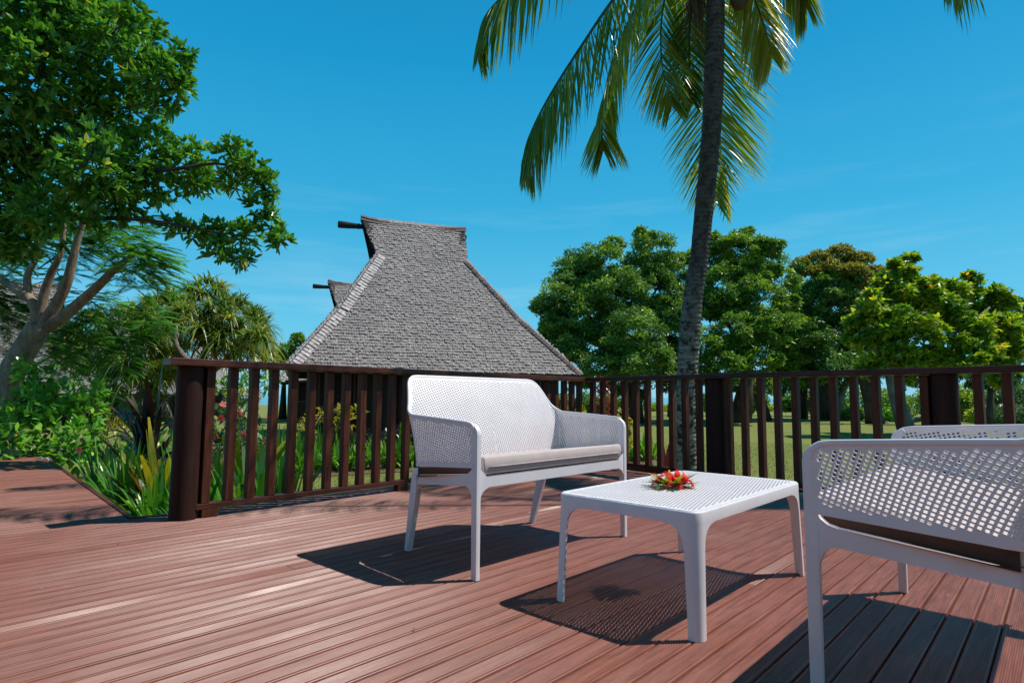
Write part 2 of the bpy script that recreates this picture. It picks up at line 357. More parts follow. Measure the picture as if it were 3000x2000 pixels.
def tree(name, label, cat, mat, blobs, trunk=None, leaf=.16, wid=.5, dens=1., group=None, zbase=GZ, clump=.28, barkm=None, depthvar=.8, limbs=None, flat=.8, tintbias=0., shell=.75):
    """blobs: (px,py,rpx,D). leaves live in sub-clumps on each blob"""
    Bc = [(at(x, y, D+rng.uniform(-1, 1)*depthvar*r*D/F_), r*D/F_*.93) for x, y, r, D in blobs]
    for c, r in list(Bc):
        for _ in range(2): d_ = rdir(1)[0]; Bc.append((c+d_*r*rng.uniform(.75, 1.05), r*rng.uniform(.22, .4)))
    c0 = trunk[0] if trunk else Bc[0][0]
    root = empty(name, (c0[0], c0[1], zbase), 0, label, cat, group)
    C, T = [], []; 
    for c, r in Bc:
        nc = int(max(10, 9+2.6/clump**2*(.6+.4*dens)))
        d = rdir(nc); rad = r*(shell+(1-shell)*rng.random((nc, 1)))
        cc = c+d*rad*np.array([1, 1, flat]); cr = r*clump*rng.uniform(.7, 1.35, nc)
        per = np.clip((dens*30*(cr/leaf)**2).astype(int), 16, 900)
        for i in range(nc):
            p = in_ball(per[i]); p[:, 2] = np.abs(p[:, 2])*1.0-.25
            C.append(cc[i]+p*cr[i]); T.append(np.full(per[i], rng.uniform(.15, .75)))
    P = np.concatenate(C); tb = np.concatenate(T); n = len(P)
    tint = np.clip(tb+rng.normal(0, .16, n)+tintbias, 0, 1)
    D = rdir(n); D[:, 2] = D[:, 2]*.6-.1
    nrm = unit(rdir(n)*.8+np.array([0, 0, 1.]))
    V, Q, m = diamonds(P, D, leaf*rng.uniform(.7, 1.3, n), leaf*wid*rng.uniform(.8, 1.2, n), nrm)
    print(label, n)
    leafobj('crown', V, Q, m, tint, mat, root)
    if trunk or limbs:
        mb = MB()
        if trunk:
            mb.tube(trunk[2] if len(trunk) > 2 else [trunk[0], trunk[1]], trunk[3] if len(trunk) > 3 else [.3, .2], 12)
        for pts, rd in (limbs or []): mb.tube(pts, rd, 8)
        mb.build('trunk', barkm or MBD, root, world=True)
    return root, n

def rosettes(P, Dm, per, L, W, droop, segs=3, spread=1., prof='leaf', upb=.3):
    n = len(P); k = np.repeat(np.arange(n), per); B = P[k]
    d = rdir(len(k)); D = unit(d*spread+Dm[k]*1.0+np.array([0, 0, upb]))
    return B, D, len(k)

# ------------------------------------------------------------------ the deck
def rail_y(x): return 5.55+(x+4.0)*math.tan(-.155)
PIT, PW = .0785, .0735
def plank_mesh():
    # grooved profile across x, unit length along y
    h = PW/2; xs_, zs_ = [-h, -h, -h+.003, -h+.0095], [-.022, -.003, 0, 0]
    ng = 9; x0 = -h+.0095; gw = (PW-.019)/ng
    for i in range(ng):
        for s in (.14, .28, .5, .72, .86, 1.):
            xs_.append(x0+gw*(i+s)); zs_.append({.14: -.0004, .28: -.0018, .5: -.0032, .72: -.0018, .86: -.0004, 1.: 0}[s])
    xs_ += [h-.003, h, h]; zs_ += [0, -.003, -.022]
    P = np.array([xs_, zs_]).T; n = len(P)
    V = np.array([(p[0], y, p[1]) for y in (0, 1) for p in P])
    k = np.arange(n-1); Q = np.stack([k, k+n, k+n+1, k+1], 1)
    me = npmesh('deck_plank', V, Q, smooth=True)
    # end faces and underside
    bm = bmesh.new(); bm.from_mesh(me); bm.verts.ensure_lookup_table()
    bm.faces.new([bm.verts[i] for i in range(n)][::-1]).smooth = False
    bm.faces.new([bm.verts[i] for i in range(n, 2*n)]).smooth = False
    bmesh.ops.recalc_face_normals(bm, faces=bm.faces)
    bm.to_mesh(me); bm.free(); me.materials.append(MD); return me
deck = empty('deck', (0, 0, 0)); deck['kind'] = 'structure'
pm = plank_mesh()
def nedge(x): return 1.184+(-4.315-x)*.0775
k = -3
xk = 2.35; cnt = 0
while xk > -9.85:
    xk -= PIT
    a = -2.6
    if xk > -4.14: b_ = rail_y(xk)+.12
    elif xk > -4.27: b_ = rail_y(-4.0)+.1
    elif xk > -4.32: b_ = 1.37
    else: b_ = nedge(xk) if xk > -9.33 else nedge(-9.33)-(-9.33-xk)*.78
    cuts = [a]
    if random.random() < .16: cuts.append(random.uniform(a+1.2, b_-.6))
    cuts.append(b_)
    for c0, c1 in zip(cuts, cuts[1:]):
        o = link('plank', pm, None, deck); o.location = (xk+random.uniform(-.0012, .0012), c0+.0012, random.uniform(-.0012, .0008)); o.scale = (1, c1-c0-.0024, 1); cnt += 1
        o.rotation_euler = (0, random.uniform(-.0018, .0018), 0)
# explicit short joint seen beside the table
mb = MB()
for y in np.arange(-2.4, 6.2, .45): 
    mb.box((-4.2 if y > 1.1 else -9.2, y-.022, -.12), (2.3, y+.022, -.027))
mb.build('deck_joist', MR, deck)
mb = MB()   # trim boards round the planter notch and along the rails
def board(mb, p, q, t, z0, z1, side=1):
    p, q = Vector((*p, 0)), Vector((*q, 0)); d = (q-p).normalized(); nrm = Vector((-d.y, d.x, 0))*side*t
    mb.prism([p+Vector((0, 0, z0)), q+Vector((0, 0, z0)), q+Vector((0, 0, z1)), p+Vector((0, 0, z1))], nrm)
board(mb, (-9.33, 1.58), (-4.325, 1.192), .03, -.45, .004)
board(mb, (-9.85, 1.17), (-9.33, 1.58), .03, -.45, .004)
board(mb, (-4.32, 1.192), (-4.262, 1.385), .03, -.45, .003)
board(mb, (-4.275, 1.39), (-4.28, 5.72), .03, -.45, -.004)
board(mb, (-4.27, 5.72), (2.3, rail_y(2.3)+.14), .03, -.45, -.006)
mb.build('edge_trim', MRH, deck)

# ------------------------------------------------------------------ railings
def baluster_mesh(h):
    mb = MB(); mb.box((-.026, -.0275, 0), (.026, .0275, h), bevel=.003); bmesh.ops.recalc_face_normals(mb.bm, faces=mb.bm.faces)
    me = bpy.data.meshes.new('baluster'); mb.bm.to_mesh(me); mb.bm.free(); me.materials.append(MR); return me
RT_Z = .988
bme = baluster_mesh(RT_Z-.045-.088-.004)
def railing(name, label, O, ang, L, y_start, pitch, posts, blocks, skip=(), nb=None, hmat=MRH, start=0.):
    """runs along local +x; deck side is local -y"""
    root = empty(name, O, ang, label, 'railing')
    mb = MB(); mb.box((start, -.075, RT_Z-.045), (L, .075, RT_Z), bevel=.004); mb.build('handrail', hmat, root)
    mb = MB(); mb.box((start+.2, -.028, .052), (L-.05, .036, .088), bevel=.003); mb.build('bottom_rail', hmat, root)
    for s in blocks:
        mb = MB(); mb.box((s, -.027, .001), (s+.1, .035, .0505), bevel=.002); mb.build('rail_block', MR, root)
    for s, r in posts:
        mb = MB(); rr_ = [r*1.0, r*.985, r*.97, r*.965]
        zz = [-.5, .05, .5, RT_Z-.046]; n = 20
        mb.tube([(s, .04, z) for z in zz], rr_, n)
        o = mb.build('post', MP, root); sm(o, 1.)
    s = y_start; i = 0
    while s < L-.05:
        if not any(abs(s-p) < r+.02 for p, r in posts):
            o = link('baluster', bme, None, root); o.location = (s, .004+random.uniform(-.002, .002), .089); o.rotation_euler = (random.uniform(-.004, .004), 0, random.uniform(-.03, .03)); 
        s += pitch*(1+random.uniform(-.02, .02)); i += 1
    return root
railing('railing', 'dark timber railing with a round end post left of the white sofa', (-4.03, 0, 0), math.pi/2, 5.6, 1.52, .1425, [(1.415, .083), (4.6, .085)], [1.5, 3.0, 4.3], start=1.262)
railing('railing', 'dark timber railing behind the coffee table with the lawn beyond it', (-4.03+.0, 5.60, 0), -.155, 7.4, .13, .154, [(1.66, .1), (3.45, .085), (5.3, .1)], [.3, 1.9, 3.7, 5.5], hmat=MRX, start=-.06)

# ------------------------------------------------------------------ perforated panels
def poly_sd(P, poly):
    """signed distance (+ inside) and nearest outline point"""
    A = poly; B = np.roll(poly, -1, 0); d = B-A; L2 = (d**2).sum(1)
    sdm = np.empty(len(P)); near = np.empty_like(P)
    x, y = P[:, 0], P[:, 1]; inside = np.zeros(len(P), bool)
    for i in range(0, len(P), 2000):
        p = P[i:i+2000, None]; t = np.clip(((p-A)*d).sum(-1)/L2, 0, 1); q = A+d*t[..., None]
        dd = ((p-q)**2).sum(-1); j = dd.argmin(1); k_ = np.arange(len(j))
        sdm[i:i+2000] = np.sqrt(dd[k_, j]); near[i:i+2000] = q[k_, j]
    j = len(A)-1
    for i in range(len(A)):
        c = ((A[i, 1] > y) != (A[j, 1] > y)) & (x < (A[j, 0]-A[i, 0])*(y-A[i, 1])/(A[j, 1]-A[i, 1]+1e-12)+A[i, 0]); inside ^= c; j = i
    return np.where(inside, sdm, -sdm), near
def perforated(name, outline, fmap, a1, a2, hole, hole2, margin, th, mat, parent):
    """outline: polygon in (u,v); fmap(uv)->(points, normals); lattice a1,a2; hole = side fraction"""
    poly = np.array(outline, float); lo, hi = poly.min(0), poly.max(0)
    A = np.array([a1, a2]); Ai = np.linalg.inv(A)
    cs = np.array([[lo[0], lo[1]], [hi[0], lo[1]], [lo[0], hi[1]], hi])@Ai
    i0, j0 = np.floor(cs.min(0)).astype(int)-1; i1, j1 = np.ceil(cs.max(0)).astype(int)+1
    ni, nj = i1-i0, j1-j0
    gi, gj = np.meshgrid(np.arange(i0, i1), np.arange(j0, j1), indexing='ij')
    cen = np.stack([gi.ravel()+.5, gj.ravel()+.5], 1)@A
    sdc, _ = poly_sd(cen, poly)
    keep = sdc > -.45*min(np.linalg.norm(a1), np.linalg.norm(a2)); gi, gj, sdc = gi.ravel()[keep], gj.ravel()[keep], sdc[keep]
    # lattice verts
    key = {}; 
    def vid(i, j):
        k_ = (i-i0)*(nj+2)+(j-j0); return k_
    c4 = np.stack([vid(gi, gj), vid(gi+1, gj), vid(gi+1, gj+1), vid(gi, gj+1)], 1)
    uq, inv = np.unique(c4.ravel(), return_inverse=True); C4 = inv.reshape(-1, 4)
    LV = np.stack([uq//(nj+2)+i0, uq % (nj+2)+j0], 1)@A
    sd, near = poly_sd(LV, poly); LV = np.where((sd < 0)[:, None], near, LV)
    isH = sdc > margin
    cc = np.stack([gi+.5, gj+.5], 1)@A
    hc = cc[isH]; nh = len(hc)
    offs = np.array([[-.5, -.5], [.5, -.5], [.5, .5], [-.5, .5]])*hole@A
    HV = (hc[:, None]+offs).reshape(-1, 2)
    UV = np.concatenate([LV, HV]); nU = len(UV)
    offs2 = offs/hole*hole2; UV2 = np.concatenate([LV, (hc[:, None]+offs2).reshape(-1, 2)])
    P, Nn = fmap(UV); P2, N2 = fmap(UV2)
    V = np.concatenate([P+Nn*th/2, P2-N2*th/2])
    hi_ = len(LV)+np.arange(nh*4).reshape(-1, 4); ch = C4[isH]; Q = []
    for k_ in range(4):
        k2 = (k_+1) % 4
        f = np.stack([ch[:, k_], ch[:, k2], hi_[:, k2], hi_[:, k_]], 1); Q += [f, f[:, ::-1]+nU]
        Q.append(np.stack([hi_[:, k_], hi_[:, k2], hi_[:, k2]+nU, hi_[:, k_]+nU], 1))
    sol = C4[~isH]; Q += [sol, sol[:, ::-1]+nU]
    # border walls
    allc = C4; e = np.concatenate([allc[:, [k_, (k_+1) % 4]] for k_ in range(4)]); es = np.sort(e, 1)
    _, idx, cn = np.unique(es[:, 0]*10**7+es[:, 1], return_index=True, return_counts=True)
    be = e[idx[cn == 1]]; Q.append(np.stack([be[:, 1], be[:, 0], be[:, 0]+nU, be[:, 1]+nU], 1))
    Q = np.concatenate(Q)
    # drop collapsed quads
    me = npmesh(name, V, Q)
    return link(name, me, mat, parent)
def arcpts(cx, cy_, r, a0, a1, n=6):
    return [(cx+r*math.cos(a), cy_+r*math.sin(a)) for a in np.linspace(a0, a1, n)]
PI = math.pi

# ------------------------------------------------------------------ coffee table
TX, TY, TA = .578, 1.02, -.003
tab = empty('coffee_table', (-1.467+TX/2, 1.85+TY/2, 0), TA, 'low white perforated plastic coffee table holding the red flower posy', 'table')
hx, hy, R_ = TX/2, TY/2, .045
out = arcpts(hx-R_, hy-R_, R_, 0, PI/2)+arcpts(-hx+R_, hy-R_, R_, PI/2, PI)+arcpts(-hx+R_, -hy+R_, R_, PI, 1.5*PI)+arcpts(hx-R_, -hy+R_, R_, 1.5*PI, 2*PI)
def fm(uv):
    P = np.c_[uv, np.full(len(uv), .3975)]; return P, np.tile([0, 0, 1.], (len(uv), 1))
perforated('table_top', [(x*.985, y*.99) for x, y in out], fm, np.array([.0128, .0034]), np.array([-.0034, .0128]), .54, .70, .022, .0065, MW, tab)
mb = MB()   # apron ring with rounded upper edge
prof = [(0, .356), (0, .392), (-.0015, .3965), (-.005, .3995), (-.010, .4006), (-.016, .4006), (-.0165, .3975), (-.008, .394), (-.006, .356)]
rings = []
for x, y in out:
    ax, ay = x, y; cxx = max(-hx+R_, min(hx-R_, x)); cyy = max(-hy+R_, min(hy-R_, y)); nn = Vector((x-cxx, y-cyy)).normalized()
    rings.append([mb.bm.verts.new((x+nn.x*p, y+nn.y*p, z)) for p, z in prof])
for a, b_ in zip(rings, rings[1:]+rings[:1]):
    for k in range(len(prof)):
        f = mb.bm.faces.new((a[k], b_[k], b_[(k+1) % len(prof)], a[(k+1) % len(prof)])); f.smooth = True
sm(mb.build('apron', MW, tab), .8)
def table_leg(sx, sy_):
    """L-section leg with a rounded outer corner, flowing into the apron"""
    mb = MB(); zs = [0, .02, .28, .312, .334, .349, .3565]; 
    wd = [.042, .0425, .050, .056, .070, .094, .131]; ins = [0, 0, 0, 0, 0, 0, 0]
    R2 = .03; rings = []
    for z, w_ in zip(zs, wd):
        ex = -.006*(1-z/.356) # slight splay out
        ox, oy = hx-ex, hy-ex; r_ = .028+.017*(z/.3565); t_ = .012
        pts = [(ox-w_, oy)]+[(ox-r_+r_*math.cos(a), oy-r_+r_*math.sin(a)) for a in np.linspace(PI/2, 0, 7)]+[(ox, oy-w_), (ox-t_, oy-w_)]
        rr2 = max(.004, r_-t_)
        pts += [(ox-t_-rr2+rr2*math.cos(a), oy-t_-rr2+rr2*math.sin(a)) for a in np.linspace(0, PI/2, 7)]+[(ox-w_, oy-t_)]
        rings.append([mb.bm.verts.new((x*sx, y*sy_, z)) for x, y in pts])
    n = len(rings[0])
    for a, b_ in zip(rings, rings[1:]):
        for k in range(n): mb.bm.faces.new((a[k], a[(k+1) % n], b_[(k+1) % n], b_[k]))
    for k in range(8): pass
    # cap foot with quads between outer and inner walls
    a = rings[0]; m_ = n//2
    for rg in (rings[0],):
        for k in range(m_-1): mb.bm.faces.new((rg[k], rg[k+1], rg[n-2-k], rg[n-1-k]))
    return sm(mb.build('leg', MW, tab), .8)
for sx in (1, -1):
    for sy_ in (1, -1): table_leg(sx, sy_)

# ------------------------------------------------------------------ perforated sofas
BW = 1.152   # outer width
LZ = .648    # arm height at the front
def sofa(label, loc, rz, clabel):
    root = empty('garden_sofa', loc, rz, label, 'sofa', 'matching white perforated plastic sofas')
    # local: +x forward, front of front legs at x=.02, y across
    hw = BW/2-.004; xf, xb, rc = .0, -.44, .045
    # footprint path from near front (-y) round the back to far front (+y)
    path = [(xf, -hw)]+[(x, -hw) for x in np.linspace(xf, xb+rc, 12)[1:-1]]+arcpts(xb+rc, -hw+rc, rc, 1.5*PI, PI, 9)+[(xb, y) for y in np.linspace(-hw+rc, hw-rc, 24)[1:-1]]+arcpts(xb+rc, hw-rc, rc, PI, PI/2, 9)+[(x, hw) for x in np.linspace(xb+rc, xf, 12)[1:]]
    path = np.array(path); seg = np.linalg.norm(np.diff(path, axis=0), axis=1); s = np.r_[0, np.cumsum(seg)]; S = s[-1]
    us = (xf-(xb+rc)); arc = rc*PI/2
    def blend(u):
        d = np.minimum(u, S-u); t_ = np.clip((d-us+.02)/(arc+.04), 0, 1); return t_*t_*(3-2*t_)
    def fmap(uv):
        u, v = uv[:, 0], uv[:, 1]; px = np.interp(u, s, path[:, 0]); py = np.interp(u, s, path[:, 1])
        b_ = blend(u); d = np.minimum(u, S-u)
        lean = .42*np.clip(d/us, 0, 1)**2 ; 
        z0 = .470-.026*np.clip(d/us, 0, 1.1)*(1-b_)-.03*b_
        # in the corner the arm flares a little outward at the top
        P = np.c_[px-lean/.42*(.03*v+.79*v*v), py+-np.sign(py)*.012*np.clip(-px/.42, 0, 1)*np.clip(1-v/.2, 0, 1), z0+v]
        e = 1e-3; 
        px2 = np.interp(u+e, s, path[:, 0]); py2 = np.interp(u+e, s, path[:, 1]); px1 = np.interp(u-e, s, path[:, 0]); py1 = np.interp(u-e, s, path[:, 1])
        t_ = np.c_[px2-px1, py2-py1, np.zeros(len(u))]; upv = np.c_[-lean, np.zeros(len(u)), np.ones(len(u))]
        return P, unit(np.cross(unit(t_+1e-9), upv))
    def ztop(u):   # v of the top edge
        d = min(u, S-u)
        pts = [(0, .178), (us, .230), (us+arc*.6, .262), (us+arc*.9, .295), (us+arc+.025, .385), (us+arc+.045, .412), (us+arc+.07, .424), (us+arc+.1, .427), (S/2, .427)]
        return np.interp(d, [p[0] for p in pts], [p[1] for p in pts])
    # outline
    lower = [(u, 0) for u in np.linspace(0.0, S, 60)]
    uu = np.linspace(S, 0, 150); upper = [(u, float(ztop(u))) for u in uu]
    # round the front upper corners
    rc2 = .04
    up2 = [p for p in upper if rc2 < p[0] < S-rc2]
    tl = float(ztop(0)); 
    outl = lower+[(S, tl-rc2)]+[(S-rc2+rc2*math.cos(a), tl-rc2+.003+rc2*math.sin(a)) for a in np.linspace(.2, PI/2-.1, 5)]+up2+[(rc2-rc2*math.sin(a), tl-rc2+.003+rc2*math.cos(a)) for a in np.linspace(.1, PI/2-.2, 5)]+[(0, tl-rc2)]
    perforated('shell', outl, fmap, np.array([.0140, .0040]), np.array([-.0035, .0110]), .50, .74, .018, .0085, MW, root)
    # rim: small beaded edge along the top of the shell
    ol = [p for p in outl[60:]]; ol = np.array([p for p in ol])
    P, Nn = fmap(np.array(ol)); mb = MB(); rings = []
    for i in range(len(P)):
        t_ = P[min(i+1, len(P)-1)]-P[max(i-1, 0)]; t_ = t_/np.linalg.norm(t_); nn = Nn[i]; bb = np.cross(t_, nn)
        rings.append([mb.bm.verts.new(Vector(P[i]+nn*x*.0065+bb*y*.0065)) for x, y in ((1, .9), (1, -.9), (.5, -1.3), (-.5, -1.3), (-1, -.9), (-1, .9), (-.5, 1.3), (.5, 1.3))])
    for a, b_ in zip(rings, rings[1:]):
        for k in range(8): mb.bm.faces.new((a[k], a[(k+1) % 8], b_[(k+1) % 8], b_[k]))
    mb.bm.faces.new(rings[0]); mb.bm.faces.new(rings[-1][::-1])
    sm(mb.build('rim', MW, root), .9)
    # lower rim of the side panels and back (upper edge of the slot)
    for sgn in (0, 1):
        uu = np.linspace(.0, S, 70); P, Nn = fmap(np.c_[uu, np.zeros(70)]); 
        if sgn: break
        mb = MB(); rings = []
        for i in range(len(P)):
            t_ = P[min(i+1, 69)]-P[max(i-1, 0)]; t_ = t_/np.linalg.norm(t_); nn = Nn[i]; bb = np.cross(t_, nn)
            rings.append([mb.bm.verts.new(Vector(P[i]+nn*x*.006+bb*y*.007)) for x, y in ((1, 1), (1, -1), (-1, -1), (-1, 1))])
        for a, b_ in zip(rings, rings[1:]):
            for k in range(4): mb.bm.faces.new((a[k], a[(k+1) % 4], b_[(k+1) % 4], b_[k]))
        mb.build('panel_edge', MW, root)
    # legs
    for sy_ in (-1, 1):
        yo = sy_*(BW/2); T_ = .024
        # front leg with its arm end
        a = [(.021, 0), (.021, LZ-.05)]+[(.021-.045+.045*math.cos(t_), LZ-.045+.045*math.sin(t_)) for t_ in np.linspace(0, PI/2, 7)]
        a += [(-.036, LZ-.002), (-.036, LZ-.014), (-.026, LZ-.022), (-.021, LZ-.045), (-.0205, .478), (-.027, .466), (-.040, .460), (-.040, .4375), (-.027, .430), (-.021, .418)]
        a = a[:9]+[(-.030, LZ-.012), (-.018, LZ-.020), (-.0115, LZ-.040)]+[(-.0115, .47)]+[(-.0115, .43)]+[(-.021-.03*(1-math.cos(t_)), .352-.035*(1-math.sin(t_))) for t_ in np.linspace(PI/2, 0, 5)][:0]+[(-.0115, .36)]+[(-.011, .30), (-.009, 0)]
        mb = MB(); mb.prism([(x, yo, z) for x, z in a], (0, -sy_*T_, 0), bevel=.003)
        sm(mb.build('leg', MW, root), .5)
        # rear leg, raked back and slightly inward
        zt = .435; b0 = [(-.603, 0), (-.573, 0), (-.490, .31), (-.475, .35), (-.475, zt-.02), (-.508, zt-.02), (-.528, .39)]
        mb = MB(); mb.prism([(x, yo-sy_*.075, z) for x, z in b0], (0, -sy_*.030, 0), bevel=.003)
        for v_ in mb.bm.verts: v_.co.y -= sy_*.02*max(0, 1-v_.co.z/.38)
        sm(mb.build('leg', MW, root), .5)
    # seat frame: side rails, front rail, rear rail with fillets
    mb = MB()
    for sy_ in (-1, 1):
        yo = sy_*(BW/2-.002)
        lo = [(-.009, .315)]+[(-.009-.045*(1-math.cos(t_)), .315+.070*math.sin(t_)) for t_ in np.linspace(0, PI/2, 7)][1:]
        a = lo+[(-.39, .355)]+[(-.415, .352), (-.445, .325), (-.470, .300), (-.485, .300), (-.50, .392), (-.46, .392)]
        a += [(-.372, .400), (-.06, .429), (-.035, .436), (-.016, .450), (-.009, .470)]
        mb.prism([(x, yo, z) for x, z in a], (0, -sy_*.022, 0), bevel=.0025)
        for v_ in mb.bm.verts:
            if v_.co.y*sy_ > 0: v_.co.y -= sy_*.075*min(1, max(0, (-v_.co.x-.37)/.13))
    yi = BW/2-.022
    def crossrail(xc, dx, zlo, zhi, fr, rise):
        a = [(-yi, zlo-fr)]+[(-yi+fr*(1-math.cos(t_)), zlo-fr+fr*math.sin(t_)) for t_ in np.linspace(0, PI/2, 8)][1:]
        a += [(yi-fr*(1-math.cos(t_)), zlo-fr+fr*math.sin(t_)) for t_ in np.linspace(PI/2, 0, 8)]
        a += [(yi, zhi+rise)]+[(yi-.045*math.sin(t_), zhi+rise*(1-math.sin(t_))) for t_ in np.linspace(0, PI/2, 6)][1:]
        a += [(-yi+.045*math.sin(t_), zhi+rise*(1-math.sin(t_))) for t_ in np.linspace(PI/2, 0, 6)]
        mb.prism([(xc, y, z) for y, z in a], (-dx, 0, 0), bevel=.003)
    crossrail(.018, .026, .378, .420, .055, .04)
    crossrail(-.425, .024, .335, .380, .04, .015)
    mb.box((-.40, -yi+.03, .372), (-.008, yi-.03, .380)); 
    sm(mb.build('seat_frame', MW, root), .5)
    # cushion, its own thing
    cu = empty('seat_cushion', loc, rz, clabel, 'cushion', 'taupe seat cushions on the white sofas')
    bm = bmesh.new(); nxx, nyy = 14, 34; X0, X1, Y0, Y1 = -.432, .018, -BW/2+.046, BW/2-.046
    def pt(u, v_, top):
        # superellipse-like edge rounding
        x = X0+(X1-X0)*u; y = Y0+(Y1-Y0)*v_
        ed = min(u*(X1-X0), (1-u)*(X1-X0), v_*(Y1-Y0), (1-v_)*(Y1-Y0)); e_ = min(ed/.011, 1)
        th_ = .038*(1-(1-e_)**2.6)**.5 if e_ < 1 else .038
        zc = .470-.055*(-x/.4 if x < 0 else 0); puff = .006*math.sin(PI*u)*math.sin(PI*v_)*top
        rip = .0015*math.sin(v_*37+u*9)*(1-e_)
        return (x, y, zc+top*th_+puff*(1 if top > 0 else 0)+rip)
    us_ = sorted(set([0, .008, .02, .04, .055]+list(np.linspace(.08, .92, nxx))+[.945, .96, .98, .992, 1]))
    vs_ = sorted(set([0, .003, .008, .014, .02]+list(np.linspace(.03, .97, nyy))+[.98, .986, .992, .997, 1]))
    gT = [[bm.verts.new(pt(u, v_, 1)) for v_ in vs_] for u in us_]; gB = [[bm.verts.new(pt(u, v_, -1)) for v_ in vs_] for u in us_]
    for g_, fl_ in ((gT, 0), (gB, 1)):
        for i in range(len(us_)-1):
            for j in range(len(vs_)-1):
                q = (g_[i][j], g_[i+1][j], g_[i+1][j+1], g_[i][j+1]); bm.faces.new(q[::-1] if fl_ else q)
    bmesh.ops.remove_doubles(bm, verts=bm.verts, dist=.0004); bmesh.ops.recalc_face_normals(bm, faces=bm.faces)
    me = bpy.data.meshes.new('cover'); bm.to_mesh(me); bm.free()
    for p in me.polygons: p.use_smooth = True
    link('cover', me, MC, cu)
    mb = MB(); mb.prism([(-.42, -BW/2+.030, .386), (-.02, -BW/2+.030, .430), (-.02, -BW/2+.030, .466), (-.42, -BW/2+.030, .430)], (0, BW-.060, 0)); mb.build('slot_slab', MSLAB, cu)  # dark brown slab through the lower cushion, filling the side slots; piece under the cover
    mb = MB(); mb.tube([(X1+.0015, y, .463) for y in np.linspace(Y0+.03, Y1-.03, 12)], .0022, 6); mb.build('piping', MC, cu)
    return root
sofa('white perforated plastic garden sofa facing us beyond the coffee table, backed by the railing', (-1.862-.002, 2.3715, 0), -.0143, 'taupe cushion on the fully visible sofa beyond the coffee table')
sofa('white perforated plastic garden sofa seen from its side, cut off by the right edge', (-.515, 2.322, 0), PI, 'dark-looking taupe cushion seen through the slot of the sofa at the right edge')

# ------------------------------------------------------------------ flower posy on the table
fc = onz(1966, 1428, .4)
posy = empty('flower_posy', (fc[0], fc[1], .4005), 0, 'posy of red trumpet flowers over green and yellow leaves on the white table', 'flowers')
n = 54; B = np.c_[rng.normal(0, .008, n), rng.normal(0, .008, n), rng.uniform(.002, .012, n)]
an = rng.uniform(0, 2*PI, n); D = np.c_[np.cos(an), np.sin(an), rng.uniform(.12, .6, n)]
for i in range(n):
    V, Q, m = straps(B[i:i+1], D[i:i+1], rng.uniform(.08, .13), rng.uniform(.013, .022), rng.uniform(.0, .12), 4, 'leaf', np.array([[0, 0, 1.]]))
    leafobj('leaf', V, Q, m, [rng.choice([.1, .35, .5, .7, .95], p=[.15, .3, .3, .15, .1])], 'yellow' if i % 3 else 'lily', posy, False)
n = 26; an = rng.uniform(0, 2*PI, n)
V, Q, m = straps(np.zeros((n, 3))+[0, 0, .006], np.c_[np.cos(an), np.sin(an), rng.uniform(.05, .5, n)], rng.uniform(.08, .14, n), .0025, .35, 4, 'strap')
leafobj('stalk', V, Q, m, rng.random(n)*.6, 'darkred', posy, False)
for k, (fx, fy, fz, az, el) in enumerate([(-.045, -.03, .036, 3.6, .75), (.0, .0, .044, 1.2, 1.3), (.05, .045, .040, .7, .7), (.035, -.02, .036, -.6, .6)]):
    ax = np.array([math.cos(az)*math.cos(el), math.sin(az)*math.cos(el), math.sin(el)]); e1 = unit(np.cross(ax, [0, 0, 1.])); e2 = np.cross(ax, e1)
    c = np.array([fx, fy, fz]); ang = np.arange(5)*2*PI/5+k; rad = np.cos(ang)[:, None]*e1+np.sin(ang)[:, None]*e2
    Bp = c+rad*.005-ax*.012; Dp = rad*.9+ax*.9
    V, Q, m = straps(Bp, Dp, .050, .027, .0, 6, 'leaf', -rad+ax)
    Vr = V.reshape(5, 7, 2, 3); s_ = np.linspace(0, 1, 7)
    Vr += (rad[:, None]*(s_[:, None]**3*.014)[None]-ax*(s_[:, None]**3*.034)[None])[:, :, None]
    fl = leafobj('flower', Vr.reshape(-1, 3), Q, m, rng.random(5), 'petal', posy, False)
n = 5
# flower tube and stalks
mb = MB()
for fx, fy, fz in ((-.04, -.02, .042), (0, 0, .048), (.045, .04, .046), (.035, -.01, .04), (-.03, .03, .044)):
    mb.tube([(fx*.2, fy*.2, .004), (fx*.6, fy*.6, fz*.5), (fx, fy, fz-.006)], [.0015, .002, .004], 6)
sm(mb.build('stem', LM['yellow'], posy))

